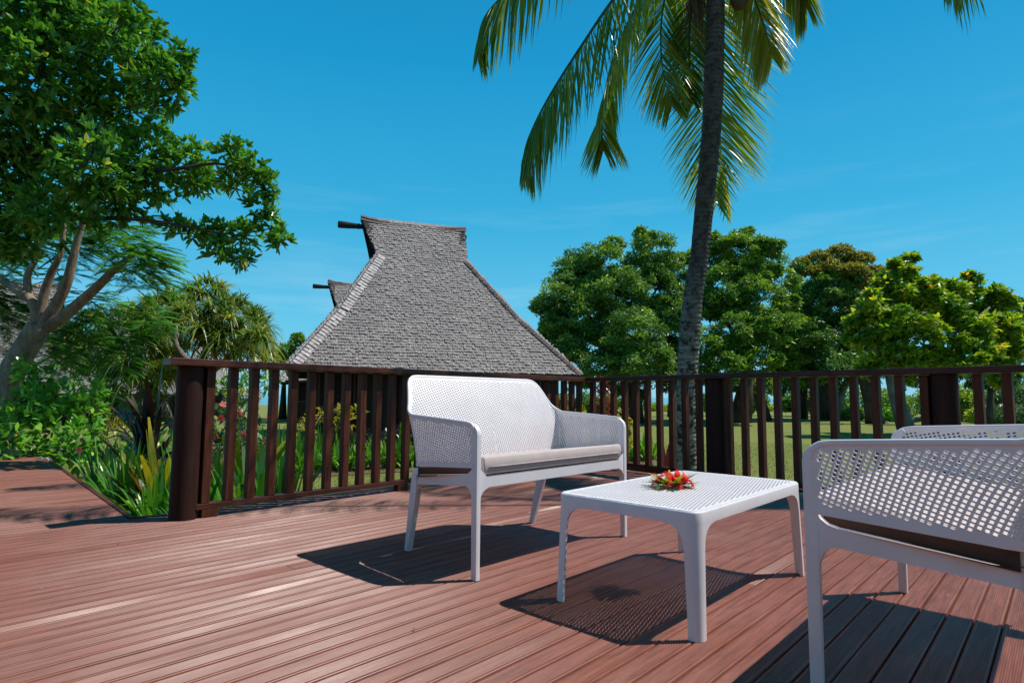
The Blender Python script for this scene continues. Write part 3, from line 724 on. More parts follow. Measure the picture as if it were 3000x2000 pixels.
# ------------------------------------------------------------------ shingled huts
def bure(name, label, A, ea, L, zg=GZ, He=1.95, Wd=7.0, Hr=5.1, detail=False, nm=MS, scale=1.0, open_front=False):
    """A: front-left eave corner on the ground; ea: unit direction of the front; local axes a (front), b (depth), z"""
    L, He, Wd, Hr = L*scale, He*scale, Wd*scale, Hr*scale
    ea = np.array([ea[0], ea[1], 0.]); ea /= np.linalg.norm(ea); eb = np.array([-ea[1], ea[0], 0.])
    root = empty(name, (A[0], A[1], zg), math.atan2(ea[1], ea[0]), label, 'hut')
    k = L/8.5
    aL, aR = 2.6*k, L-2.97*k; zB = He+3.82*scale; bm_ = Wd/2; bB = Wd*.374
    mL, zM, bM = 1.38*k, He+1.82*scale, Wd*.178
    mR = 1.62*k
    zR = He+Hr; RL, RR_ = 2.15*k, L-2.86*k
    V = lambda a, b_, z: (a, b_, z)
    def ridge_z(a): t_ = (a-RL)/(RR_-RL); return zR+.14*scale*abs(2*t_-1)**2.5+.02*(1-t_)
    mb = MB(); th = .10
    def slab(pts, inward):
        mb.prism([Vector(p) for p in pts], Vector(inward)*th)
    f_n = (0, .78, -.62); b_n = (0, -.78, -.62); l_n = (.7, 0, -.7); r_n = (-.7, 0, -.7)
    W_ = Wd
    # piecewise roof faces
    slab([V(0, 0, He), V(L, 0, He), V(L-mR, bM, zM), V(mL, bM, zM)], f_n)
    slab([V(mL, bM, zM), V(L-mR, bM, zM), V(aR, bB, zB), V(aL, bB, zB)], f_n)
    slab([V(0, W_, He), V(L, W_, He), V(L-mR, W_-bM, zM), V(mL, W_-bM, zM)], b_n)
    slab([V(mL, W_-bM, zM), V(L-mR, W_-bM, zM), V(aR, W_-bB, zB), V(aL, W_-bB, zB)], b_n)
    slab([V(0, 0, He), V(0, W_, He), V(mL, W_-bM, zM), V(mL, bM, zM)], l_n)
    slab([V(mL, bM, zM), V(mL, W_-bM, zM), V(aL, W_-bB, zB), V(aL, bB, zB)], l_n)
    slab([V(L, 0, He), V(L, W_, He), V(L-mR, W_-bM, zM), V(L-mR, bM, zM)], r_n)
    slab([V(L-mR, bM, zM), V(L-mR, W_-bM, zM), V(aR, W_-bB, zB), V(aR, bB, zB)], r_n)
    mb.build('roof', MRB if detail else nm, root)
    # gablet: two steep leaves meeting at a swept ridge
    mb = MB(); n_ = 8; 
    for sgn in (0, 1):
        bb = bB if not sgn else W_-bB; 
        lo = [V(aL+(aR-aL)*i/n_, bb, zB) for i in range(n_+1)]; hi = [V(RL+(RR_-RL)*i/n_, bm_, ridge_z(RL+(RR_-RL)*i/n_)) for i in range(n_+1)]
        for i in range(n_):
            mb.prism([lo[i], lo[i+1], hi[i+1], hi[i]], (0, .05 if not sgn else -.05, -.03))
    mb.build('gable_roof', MRB if detail else nm, root)
    mb = MB()   # dark gable triangles set back under the verge
    for a, s_ in ((aL+.05*k, 1), (aR-.05*k, -1)):
        mb = MB(); mb.prism([V(a, bB+.05, zB+.02), V(a, W_-bB-.05, zB+.02), V(a, bm_, zR-.12)], (.06*s_, 0, 0))
        mb.build('gable_end', MBK, root)
    mb = MB()   # verge boards
    for (a0, a1) in ((aL, RL), (aR, RR_)):
        s_ = -1 if a0 == aL else 1
        for bb in (bB, W_-bB):
            mb = MB(); mb.prism([V(a0, bb, zB), V(a1, bm_, ridge_z(a1)-.0), V(a1, bm_, ridge_z(a1)-.16), V(a0, bb+(.12 if bb < bm_ else -.12), zB)], (.045*s_, 0, 0))
            mb.build('verge_board', MBK, root)
    # ridge pole with flared ends
    mb = MB(); r_ = .085*scale
    zz = zR-.18*scale; x0, x1 = RL-.78*k, RR_+.1
    mb.tube([(x0, bm_, zz), (x0+.04, bm_, zz), (x0+.3, bm_, zz), (x0+.62, bm_, zz), (x0+.66, bm_, zz), (x0+.72, bm_, zz), (x1, bm_, zz)], [.10*scale, .118*scale, .11*scale, .085*scale, .1*scale, .08*scale, .08*scale], 12)
    sm(mb.build('ridge_pole', MBK, root), .7)
    # ridge cap
    mb = MB()
    for dz, w_ in ((.05, .07), (.0, .12)):
        pts = [(RL-.05+(RR_-RL+.1)*i/20, ridge_z(RL+(RR_-RL)*i/20)+dz+.02) for i in range(21)]
        for i in range(20):
            (a0, z0), (a1, z1) = pts[i], pts[i+1]; j = random.uniform(-.012, .012)
            for s_ in (-1, 1): mb.prism([V(a0, bm_, z0+j), V(a1+.03, bm_, z1+j), V(a1+.03, bm_+s_*w_, z1-w_*1.1+j), V(a0, bm_+s_*w_, z0-w_*1.1+j)], (0, 0, -.022))
    mb.build('ridge_cap', MSR, root)
    # body: walls inset beneath the eaves, posts, openings
    ins = .75*scale; zt = He+.45*scale
    def lz(z): return z
    mb = MB(); mb.box((ins, ins, 0), (L-ins, W_-ins, .28)); mb.build('plinth', MHP, root)
    bays = 6; bw = (L-2*ins)/bays; wall = MB(); 
    for i in range(bays+1):
        a = ins+i*bw; m = MB(); m.tube([(a, ins-.02, 0), (a, ins-.02, zt)], [.085, .08], 10); m.build('post', MHW, root)
    for i in range(bays):
        a0, a1 = ins+i*bw+.08, ins+(i+1)*bw-.08
        kind = ['win', 'board', 'door', 'win', 'board', 'win'][i % 6]
        if kind == 'board':
            nb = 8
            for j in range(nb):
                x0_ = a0+(a1-a0)*j/nb; m = MB(); m.box((x0_+.004, ins+.02+random.uniform(0, .012), .28), (x0_+(a1-a0)/nb-.004, ins+.05, zt-.02)); m.build('wall_board', MHW, root)
        elif kind == 'win':
            m = MB(); m.box((a0, ins+.02, .28), (a1, ins+.06, .95)); m.build('wall_board', MHW, root)
            m = MB(); m.box((a0, ins, .95), (a1, ins+.07, 1.0)); m.box((a0, ins, zt-.16), (a1, ins+.07, zt-.1)); m.box((a0, ins, 1.0), (a0+.05, ins+.07, zt-.16)); m.box((a1-.05, ins, 1.0), (a1, ins+.07, zt-.16))
            wd_ = m.build('window', MHP, root)
            ns = 7
            m = MB()
            for j in range(ns):
                z_ = 1.03+(zt-.22-1.03)*j/ns; m.prism([(a0+.055, ins+.02, z_), (a1-.055, ins+.02, z_), (a1-.055, ins+.05, z_+.09), (a0+.055, ins+.05, z_+.09)], (0, .004, .004))
            m.build('louvre', MHW, wd_)
        else:
            m = MB(); m.box((a0+.04, ins+.03, .28), (a1-.04, ins+.06, zt-.2)); m.build('door', MHW, root)
    m = MB(); zz2 = zt
    m.box((ins, ins+.1, .28), (L-ins, ins+.13, zt)); m.box((ins, W_-ins-.1, .28), (L-ins, W_-ins, zt)); m.box((ins, ins+.13, .28), (ins+.08, W_-ins-.1, zt)); m.box((L-ins-.08, ins+.13, .28), (L-ins, W_-ins-.1, zt))
    m.build('wall', MHW, root)
    m = MB(); m.box((.03, .03, He-.075), (L-.03, .07, He-.03)); m.box((.03, W_-.07, He-.075), (L-.03, W_-.03, He-.03)); m.box((.03, .07, He-.075), (.07, W_-.07, He-.03)); m.box((L-.07, .07, He-.075), (L-.03, W_-.07, He-.03)); m.build('eave_board', MHP, root)
    if not detail: return root
    # shingles
    def face(P0, P1, P2, P3, mat, nparts, name_='shingle', w0=.068, ex=.105, seed=1, zfun=None):
        """P0-P1 lower edge, P3-P2 upper edge"""
        P0, P1, P2, P3 = (np.array(p, float) for p in (P0, P1, P2, P3))
        e = unit(P1-P0); up = unit(np.cross(np.cross(e, (P3-P0)), e)); up = up if up[2] > 0 else -up
        nrm = np.cross(e, up); nrm = nrm if nrm[2] > 0 else -nrm
        S_ = (P3-P0)@up; rows = int(S_/ex)+1; out_ = []
        for r_ in range(rows):
            s_ = r_*ex; t_ = s_/S_; A_ = P0+(P3-P0)*t_; B_ = P1+(P2-P1)*t_; wd_ = (B_-A_)@e
            x = -random.random()*w0
            while x < wd_+.0:
                w_ = w0*random.uniform(.7, 1.3); c_ = A_+e*(x+w_/2)
                out_.append((c_, w_, s_)); x += w_+.006
        out_ = np.array([(*c_, w_, s_) for c_, w_, s_ in out_]); n = len(out_)
        c_ = out_[:, :3]+up*rng.normal(0, .008, (n, 1)); w_ = out_[:, 3:4]; ln = ex*1.75; th_ = rng.uniform(.010, .024, (n, 1)); sk = rng.normal(0, .03, (n, 1))
        ee = unit(e+up*sk); uu = unit(up-e*sk)
        lift = .004+th_*.2
        b0 = c_-ee*w_/2; b1 = c_+ee*w_/2
        nose = rng.uniform(.0, .022, (n, 1))
        bm0 = c_-uu*nose
        lo_ = np.stack([b0, bm0, b1, b1+uu*ln, b0+uu*ln], 1)
        liftv = np.stack([lift+th_*.8]*3+[np.zeros_like(lift)]*2, 1)*nrm
        tv = np.stack([th_]*3+[th_*.35]*2, 1)*nrm
        lo_ = lo_+liftv; hi_ = lo_+tv
        Vv = np.concatenate([lo_, hi_], 1)  # n,10,3
        fq = np.array([[5, 6, 8, 9], [6, 7, 8, 8], [0, 1, 6, 5], [1, 2, 7, 6], [2, 3, 8, 7], [4, 0, 5, 9]])
        Ft = np.array([[5, 6, 9], [6, 8, 9], [6, 7, 8], [0, 1, 6], [0, 6, 5], [1, 2, 7], [1, 7, 6], [2, 3, 8], [2, 8, 7], [4, 0, 5], [4, 5, 9]])
        np_ = min(nparts, n); 
        for i in range(np_):
            me = npmesh(name_, Vv[i], Ft, np.full(10, random.random())); link(name_, me, mat, root)
        if n > np_:
            k_ = np.arange(n-np_)[:, None, None]*10; Q = (Ft[None]+k_).reshape(-1, 3)
            tint = np.repeat(rng.random(n-np_), 10)
            o_ = link('shingle_field', npmesh('shingle_field', Vv[np_:].reshape(-1, 3), Q, tint), mat, root); o_['kind'] = 'stuff'
    face(V(0, 0, He), V(L, 0, He), V(L-mR, bM, zM), V(mL, bM, zM), nm, 300 if detail is True else 0)
    face(V(mL, bM, zM), V(L-mR, bM, zM), V(aR, bB, zB), V(aL, bB, zB), nm, 0)
    face(V(aL, bB, zB), V(aR, bB, zB), V(RR_, bm_, zR+.05), V(RL, bm_, zR+.05), nm, 0)
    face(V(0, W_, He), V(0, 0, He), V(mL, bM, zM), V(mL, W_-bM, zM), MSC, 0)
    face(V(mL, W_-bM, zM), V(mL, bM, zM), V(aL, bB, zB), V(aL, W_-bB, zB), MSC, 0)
    # hip caps: courses of paler shingles laid along the hips
    def hip(P, mat, side, wdt, n_=14, dz=.05):
        tot = []
        P = [np.array(p, float) for p in P]
        for q0, q1 in zip(P, P[1:]):
            e = unit(q1-q0); Ls = np.linalg.norm(q1-q0); m_ = int(Ls/.12)
            for i in range(m_):
                for s_ in side:
                    d_ = np.array(s_[0], float); d_ = unit(d_-e*(d_@e))
                    for j in range(s_[1]):
                        c_ = q0+e*(i*.12)+d_*(j+.5)*wdt/s_[1]; nn = np.cross(e, d_); nn = nn if nn[2] > 0 else -nn
                        w_ = wdt/s_[1]*.94; th_ = random.uniform(.012, .02); z_ = nn*(dz+random.uniform(0, .012))
                        b0, b1, t1, t0 = c_-d_*w_/2+z_*1.3, c_+d_*w_/2+z_*1.3, c_+d_*w_/2+e*.19+z_*.7, c_-d_*w_/2+e*.19+z_*.7
                        tot.append([b0, b1, t1, t0, b0+nn*th_, b1+nn*th_, t1+nn*th_, t0+nn*th_])
        Vv = np.array(tot); n = len(Vv); Fq = np.array([[4, 5, 6, 7], [0, 1, 5, 4], [1, 2, 6, 5], [3, 0, 4, 7], [0, 3, 2, 1]])
        Q = (Fq[None]+np.arange(n)[:, None, None]*8).reshape(-1, 4)
        o_ = link('hip_cap', npmesh('hip_cap', Vv.reshape(-1, 3), Q, np.repeat(rng.random(n), 8)), mat, root); o_['kind'] = 'stuff'
    fe = (1, 0, 0)
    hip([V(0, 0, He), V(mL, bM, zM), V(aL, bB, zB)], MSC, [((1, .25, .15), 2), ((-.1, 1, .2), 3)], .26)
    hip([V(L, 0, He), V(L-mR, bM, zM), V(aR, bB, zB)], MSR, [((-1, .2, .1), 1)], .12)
    return root
A_ = at(838, 1080, 15.5); B_ = at(1704, 1095, 18.4)
bure('shingled_hut', 'large dark timber hut with a steep grey shingled roof directly behind the railing', A_, (B_-A_), 8.5, detail=True)
A2 = at(815, 1130, 26)
bure('shingled_hut', 'hut whose small roof peak pokes out left of the big shingled roof', A2, (B_-A_), 8.5, scale=.98, detail=2)
A3 = at(-356, 1115, 24)
bure('shingled_hut', 'hut with a pale grey roof behind the leaning tree trunk at the left edge', A3, RH*.96+FH*.28, 8.0, scale=.9, detail=2)
A4 = at(130, 1150, 22)
bure('shingled_hut', 'dark hut in shade behind the pandanus tree, only its ridge tip above the leaves', A4, RH*.94+FH*.34, 8.0, scale=.66)
A5 = at(500, 1128, 42)
bure('shingled_hut', 'tiny distant hut with a grey roof seen between the first two balusters', A5, RH*.94+FH*.34, 4.5, scale=.85)

# ------------------------------------------------------------------ coconut palm
def catmull(P, n):
    P = np.array(P, float); P = np.vstack([2*P[0]-P[1], P, 2*P[-1]-P[-2]]); out_ = []
    m = len(P)-3
    for t_ in np.linspace(0, m-1e-6, n):
        i = int(t_); f = t_-i; a, b_, c_, d_ = P[i:i+4]
        out_.append(.5*((2*b_)+(-a+c_)*f+(2*a-5*b_+4*c_-d_)*f*f+(-a+3*b_-3*c_+d_)*f**3))
    return np.array(out_)
def frond(parent, px, Ll=.78, droop=.35, nl=150, tint=.35, side_amt=.75, s0=.14, gap=0., hang=0.):
    P = catmull([at(*p) for p in px], nl+14)
    T = unit(np.gradient(P, axis=0)); up = np.array([0, 0, 1.])
    sd = unit(np.cross(T, up)+1e-6)
    # keep the side vector continuous
    for i in range(1, len(sd)):
        if sd[i]@sd[i-1] < 0: sd[i] = -sd[i]
    s_ = np.linspace(0, 1, len(P)); idx = np.arange(int(s0*len(P)), len(P))
    B, D, L, W = [], [], [], []
    for i in idx:
        u = (i-idx[0])/(len(idx)-1)
        lp = Ll*min(1, .45+u*2.2)*(1-.62*max(0, (u-.55)/.45)**1.3)
        for sg in (-1, 1):
            if random.random() < gap: continue
            B.append(P[i]); fwd = .45+.55*u
            nrm = np.cross(sd[i], T[i]); nrm = nrm if nrm[2] > 0 else -nrm
            D.append(sd[i]*sg*side_amt*(1-.45*hang)+T[i]*fwd*(1-.35*hang)-nrm*.12+np.array([0, 0, -hang])+RT*.25*hang+rng.normal(0, .05, 3)); L.append(lp*random.uniform(.88, 1.08)); W.append(.025*random.uniform(.8, 1.15))
    B, D, L, W = map(np.array, (B, D, L, W)); n = len(B)
    dr = droop*rng.uniform(.7, 1.4, n)
    V, Q, m = straps(B, D, L, W, dr, 4, 'strap', unit(np.cross(unit(D), np.cross(up, unit(D)))+rng.normal(0, .5, (n, 3))))
    tn = np.clip(tint+rng.normal(0, .15, n), 0, 1)
    f = leafobj('frond', V, Q, m, tn, 'palm', parent)
    mb = MB(); R__ = [max(.004, .026*(1-t_*.85)) for t_ in np.linspace(0, 1, len(P[::4]))]
    mb.tube(P[::4], R__, 6); mb.build('midrib', LM['yellow'], f)
    f.children[0].matrix_parent_inverse = f.matrix_parent_inverse if False else Matrix.Identity(4)
    return f
bp = gxy(2010, 8.0)
palm = empty('coconut_palm', bp, 0, 'tall coconut palm with a curving ringed trunk just behind the railing', 'palm tree')
tp = [(2009, 1500, 8.0), (2011, 1400, 8.), (2012, 1250, 8.), (2014, 1100, 8.), (2020, 980, 8.), (2032, 860, 8.), (2049, 750, 8.), (2062, 620, 8.), (2076, 480, 8.), (2087, 340, 8.), (2092, 200, 8.), (2096, 60, 8.), (2097, -60, 8.), (2098, -170, 8.)]
tr = [31, 30.5, 30, 30.5, 29.5, 28, 26.5, 26.5, 27, 28, 28, 26, 25, 24]
TPp = catmull([at(*p) for p in tp], 150); TR = np.interp(np.linspace(0, len(tr)-1, 150), range(len(tr)), tr)*8/F_
TR = TR*(1+.025*np.sin(np.arange(150)*1.9)+rng.normal(0, .008, 150))
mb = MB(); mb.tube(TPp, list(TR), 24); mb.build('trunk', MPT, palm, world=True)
F = [
 [(2085, -150, 8), (1950, -280, 7.8), (1780, -290, 7.5), (1620, -170, 7.3), (1500, -40, 7.2), (1420, 50, 7.2), (1396, 140, 7.2)],
 [(2080, -140, 8), (1950, -150, 7.7), (1820, -30, 7.4), (1700, 140, 7.2), (1605, 290, 7.1), (1550, 400, 7.1), (1530, 470, 7.1)],
 [(2080, -130, 8), (1960, -100, 8), (1860, 30, 8), (1795, 180, 8), (1768, 300, 8), (1764, 380, 8), (1768, 440, 8)],
 [(2085, -140, 8.1), (2010, -140, 8.6), (1955, -30, 8.8), (1936, 90, 8.9), (1943, 210, 8.9), (1968, 310, 9)],
 [(2095, -120, 8.1), (2088, -60, 8.9), (2076, 100, 9.2), (2070, 280, 9.3), (2078, 450, 9.3), (2100, 600, 9.3)],
 [(2100, -120, 8.2), (2110, -20, 9.0), (2112, 140, 9.4), (2110, 300, 9.5), (2112, 450, 9.5), (2128, 590, 9.4)],
 [(2070, -120, 8.1), (2030, -20, 8.6), (2020, 100, 8.9), (2022, 220, 8.9), (2030, 300, 8.9)],
 [(2100, -150, 8), (2150, -130, 8.1), (2200, -30, 8.1), (2240, 80, 8.1), (2262, 170, 8.1)],
 [(2105, -160, 8), (2200, -200, 8.2), (2285, -140, 8.4), (2340, -50, 8.5), (2362, 20, 8.5)],
 [(2100, -170, 8), (2200, -420, 8.3), (2400, -500, 8.8), (2620, -420, 9.3), (2760, -260, 9.6)],
 [(2095, -170, 8), (2060, -480, 8.4), (2000, -700, 9.0), (1900, -800, 9.8), (1800, -780, 10.4)],
 [(2095, -170, 8), (2000, -500, 7.6), (1880, -700, 7.0), (1700, -820, 6.4)],
 [(2100, -170, 8), (2180, -500, 7.5), (2280, -760, 6.9), (2420, -900, 6.3)],
]
cfg = [(.85, .2, .5, .6), (.92, .2, .45, .6), (.8, .2, .65, .3), (.9, .2, .65, .15), (1.05, .15, .6, .05), (1.1, .12, .7, .0), (.6, .2, .4, .1), (.8, .25, .75, .2), (.75, .3, .7, .7), (.75, .3, .3, .5), (.75, .3, .3, .5), (.75, .3, .3, .5), (.75, .3, .3, .5)]
for px, (Ll, dr, tn, hg) in zip(F, cfg): frond(palm, px, Ll, dr, tint=tn, hang=hg)
# hanging dry fibre and a coconut under the crown
P0 = np.array([at(2040+rng.normal(0, 14), -60+rng.uniform(-40, 60), 7.95) for _ in range(90)])
V, Q, m = straps(P0, np.tile([0, 0, -1.], (90, 1))+rng.normal(0, .12, (90, 3)), rng.uniform(.3, .85, 90), .012, .2, 4, 'strap')
leafobj('dry_fibre', V, Q, m, rng.random(90), 'straw', palm)
for cx_, cy2, r_ in ((2166, -2, .13), (2130, -40, .12), (2060, -50, .12)):
    mb = MB(); c_ = at(cx_, cy2, 7.9); bmesh.ops.create_icosphere(mb.bm, subdivisions=3, radius=r_, matrix=Matrix.Translation(c_) @ Matrix.Diagonal((.85, .85, 1.15, 1))); 
    mb.build('coconut', MHP, palm, smooth=True, world=True)
# second palm beyond the right edge, one frond reaching in
c2 = at(3080, -620, 5.6)
bp2 = np.array([1.9, 7.9, GZ])
palm2 = empty('coconut_palm', bp2, 0, 'coconut palm off the right edge whose drooping leaf tips hang at the top right', 'palm tree')
mb = MB(); mb.tube(catmull([bp2, bp2+[-.1, -.1, 2.2], bp2+[-.7, -.4, 4.4], c2], 30), [.15]*8+[.12]*22, 16); mb.build('trunk', MPT, palm2, world=True)
C2 = (3080, -620, 5.6)
for px in ([C2, (2980, -700, 5.5), (2870, -600, 5.4), (2800, -380, 5.3), (2775, -190, 5.3), (2768, -110, 5.3)], [C2, (3050, -760, 6.2), (2990, -640, 6.7), (2950, -440, 7), (2920, -240, 7.2), (2900, -160, 7.2)],
           [C2, (3200, -860, 5.9), (3400, -800, 6.2), (3600, -600, 6.4)], [C2, (3050, -900, 6.2), (2980, -980, 6.9), (2900, -900, 7.5)], [C2, (2900, -900, 6.1), (2650, -900, 6.5), (2450, -760, 6.8), (2360, -600, 7.0)]):
    frond(palm2, px, .8, .35, tint=.5, hang=.6)
def pxof(P):
    d = np.array(P, float)-ORG; z = d@FW; return (1500+F_*(d@RT)/z, 1000-F_*(d@UP)/z, z)
frond(palm2, [pxof(c2), pxof((-1.0, 5.9, 6.9)), pxof((-1.9, 4.9, 6.8)), pxof((-2.5, 4.0, 6.4)), pxof((-3.0, 3.3, 5.9)), pxof((-3.2, 3.0, 5.4))], .6, .3, tint=.5, hang=.4)

# ------------------------------------------------------------------ glossy-leaved tree reaching in at the top left
root = empty('broadleaf_tree', gxy(-700, 7.4), 0, 'big tree with glossy dark green leaf rosettes arching across the upper left sky', 'tree')
BL = [(60, 60, 130), (220, 50, 115), (330, 100, 80), (415, 95, 55), (120, 220, 130), (300, 220, 110), (445, 200, 68), (505, 190, 36), (60, 380, 115), (240, 360, 105), (390, 330, 85), (490, 290, 42), (100, 520, 125), (280, 480, 100), (430, 450, 85), (560, 455, 58), (680, 450, 46), (745, 490, 42), (785, 545, 32), (170, 620, 95), (350, 590, 80), (470, 545, 60), (590, 530, 45), (690, 530, 38), (765, 610, 34), (792, 665, 34), (822, 700, 24), (715, 680, 40), (640, 680, 42), (560, 680, 34), (510, 660, 28), (640, 735, 34), (708, 755, 32), (-120, 300, 200), (-60, 600, 150), (-150, 0, 200), (160, -60, 120), (20, 700, 80), (380, 30, 38), (530, 250, 26), (535, 150, 22)]
P, Dm = [], []
limbP = {'a': [(-700, 1450, 7.4), (-640, 900, 7.3), (-400, 600, 7.2), (-120, 480, 7.1), (150, 440, 7), (420, 500, 7), (640, 480, 6.9), (770, 520, 6.9)],
         'b': [(-400, 600, 7.2), (-150, 640, 7.1), (120, 640, 7), (330, 640, 7), (470, 650, 6.9), (600, 675, 6.9), (710, 690, 6.9), (800, 690, 6.9)],
         'c': [(-640, 900, 7.3), (-500, 300, 7.2), (-200, 150, 7.1), (100, 130, 7), (330, 140, 7), (500, 190, 7)],
         'd': [(-200, 150, 7.1), (-60, 300, 7.2), (60, 290, 7.2), (250, 330, 7.1), (430, 300, 7), (520, 260, 7)]}
mb = MB()
for k_, pts in limbP.items():
    r0_ = {'a': (.26, .012), 'b': (.09, .01), 'c': (.16, .012), 'd': (.07, .01)}[k_]
    Pc = catmull([at(*p) for p in pts], 40); mb.tube(Pc, list(np.linspace(r0_[0]*.6, .006, 40)**1.0*np.linspace(1, .45, 40)), 8)
allb = [(at(x, y, 7.0+rng.uniform(-.5, .5)*min(1, r/80)), r*7/F_) for x, y, r in BL]
for c_, r_ in allb:
    n = int(12+235*(r_/.45)**2)
    d = rdir(n)*(rng.random((n, 1))**.42)*r_; d[:, 1] *= 1.3
    P.append(c_+d); Dm.append(unit(d)*.8+np.array([0, 0, .55]))
    for _ in range(max(2, int(8*r_/.4))):   # twigs
        e_ = c_+rdir(1)[0]*r_*.85; mb.tube([c_+rng.normal(0, .03, 3), (c_+e_)/2+rng.normal(0, .02, 3), e_], [.009, .006, .003], 4, cap=False)
mb.build('trunk', MBD, root, world=True)
P = np.concatenate(P); Dm = np.concatenate(Dm)
# thin a few gaps for the sky
keepm = rng.random(len(P)) < .9; P, Dm = P[keepm], Dm[keepm]
B, D, n = rosettes(P, Dm, 7, 0, 0, 0, upb=.15)
tn = np.clip(np.repeat(rng.normal(.5, .14, len(P)), 7)+rng.normal(0, .14, n), 0, 1)
V, Q, m = straps(B, D, rng.uniform(.07, .135, n), rng.uniform(.030, .048, n), rng.uniform(0, .35, n), 3, 'leaf', unit(rdir(n)*.7+[0, 0, 1.]))
leafobj('crown', V, Q, m, tn, 'glossy', root)

# ------------------------------------------------------------------ leaning feathery-leaved tree on the left
root = empty('flame_tree', gxy(-10, 8.6), 0, 'leaning tree with a forked grey-brown trunk and feathery leaves at the left edge', 'tree')
mb = MB()
def limb(pts, ra, rb, n=22, k_=10):
    Pc = catmull([at(*p) for p in pts], n); mb.tube(Pc, list(np.linspace(ra, rb, n)), k_)
limb([(-10, 1450, 8.6), (2, 1290, 8.6), (12, 1180, 8.6), (35, 1090, 8.6), (75, 1020, 8.6), (118, 950, 8.6)], .185, .15, 24, 14)
limb([(112, 965, 8.6), (175, 935, 8.6), (235, 885, 8.5), (290, 835, 8.4), (340, 785, 8.3), (400, 740, 8.3)], .10, .035)
limb([(120, 960, 8.6), (160, 900, 8.6), (195, 830, 8.6), (215, 750, 8.6), (240, 660, 8.6), (290, 560, 8.6)], .09, .03)
limb([(110, 950, 8.6), (100, 890, 8.6), (50, 850, 8.7), (0, 815, 8.8), (-80, 760, 8.9)], .08, .04)
limb([(120, 950, 8.6), (125, 880, 8.6), (150, 800, 8.6), (178, 740, 8.6), (190, 640, 8.6)], .075, .025)
limb([(90, 880, 8.7), (80, 810, 8.8), (110, 740, 8.9), (90, 650, 8.9)], .06, .02)
mb.build('trunk', MBA, root, world=True)
FB = [(360, 740, 60), (430, 790, 55), (300, 700, 70), (200, 690, 85), (90, 700, 80), (0, 740, 80), (30, 860, 50), (300, 900, 50), (390, 915, 60), (250, 950, 50), (330, 985, 50), (180, 1030, 40), (450, 945, 36), (20, 940, 40), (200, 800, 35), (-60, 850, 90), (120, 610, 90), (270, 620, 70), (380, 680, 45), (110, 1070, 28), (440, 850, 30), (240, 870, 30), (210, 1075, 26), (40, 930, 60), (20, 1000, 44), (180, 960, 50), (140, 1010, 40), (260, 1010, 44), (0, 880, 60), (350, 1050, 36), (410, 735, 45), (440, 760, 40), (380, 790, 40)]
P, Dm = [], []
for x, y, r in FB:
    c_ = at(x, y, (8.3 if 340 < x < 460 and y < 800 else 9.35)+rng.uniform(-.25, .6)); r_ = r*8.5/F_; n = int(12+30*(r/50)**2)
    d = rdir(n)*(rng.random((n, 1))**.5)*r_; P.append(c_+d); q = rdir(n)*.6+unit(d)*.5+RH*.3; q[:, 2] = q[:, 2]*.25; Dm.append(unit(q))
P = np.concatenate(P); Dm = np.concatenate(Dm); n = len(P); npn = 22
Lf = rng.uniform(.28, .46, n); s_ = np.linspace(.12, 1, npn); 
sv = unit(np.cross(Dm, [0, 0, 1.])); Bp, Dp, Lp = [], [], []
for j, u in enumerate(s_):
    q = P+Dm*(Lf*u)[:, None]; q[:, 2] -= Lf*.2*u*u
    for sg in (-1, 1):
        Bp.append(q); Dp.append(sv*sg*.9+Dm*.55+[0, 0, -.25*u]); Lp.append(Lf*.24*(1-.55*abs(u-.5)*2*.8))
Bp, Dp, Lp = np.concatenate(Bp), np.concatenate(Dp), np.concatenate(Lp); n2 = len(Bp)
V, Q, m = straps(Bp, Dp, Lp, .0135, .12, 2, 'pinna', unit(rdir(n2)*.35+[0, 0, 1.]))
tn = np.tile(np.clip(rng.normal(.5, .2, n), 0, 1), npn*2)
leafobj('crown', V, Q, m, tn, 'feather', root)

# ------------------------------------------------------------------ pandanus
root = empty('pandanus_tree', gxy(545, 13), 0, 'bushy pandanus with drooping strap leaves behind the left end of the railing', 'tree')
PB = [(600, 880, 62), (520, 905, 55), (680, 905, 60), (560, 950, 60), (640, 960, 60), (730, 960, 48), (760, 1010, 38), (500, 980, 55), (690, 1010, 50), (600, 1020, 50), (330, 960, 60), (400, 1010, 60), (300, 1030, 50), (440, 1060, 50), (480, 900, 35), (380, 1090, 36), (260, 960, 45), (520, 1060, 45), (330, 1110, 26), (450, 1120, 30), (770, 1060, 24), (230, 1040, 40), (190, 990, 36), (400, 950, 50), (290, 1080, 40), (490, 1100, 34)]
P, Dm = [], []
for x, y, r in PB:
    c_ = at(x, y, 13+rng.uniform(-1.2, 1.2)); r_ = r*13/F_; n = int(4+8.5*(r/50)**2)
    d = unit(rdir(n)+[0, 0, .3])*(rng.random((n, 1))**.4)*r_; P.append(c_+d); Dm.append(unit(d)*.6+[0, 0, .5])
P = np.concatenate(P); Dm = np.concatenate(Dm)
B, D, n = rosettes(P, Dm, 42, 0, 0, 0, upb=.55)
tn = np.clip(np.repeat(rng.normal(.48, .13, len(P)), 42)+rng.normal(0, .2, n), 0, 1)
V, Q, m = straps(B, D, rng.uniform(.36, .7, n), rng.uniform(.026, .042, n), rng.uniform(.35, 1.2, n), 5, 'strap', unit(rdir(n)*.4+[0, 0, 1.]))
leafobj('crown', V, Q, m, tn, 'pandan', root)
mb = MB()
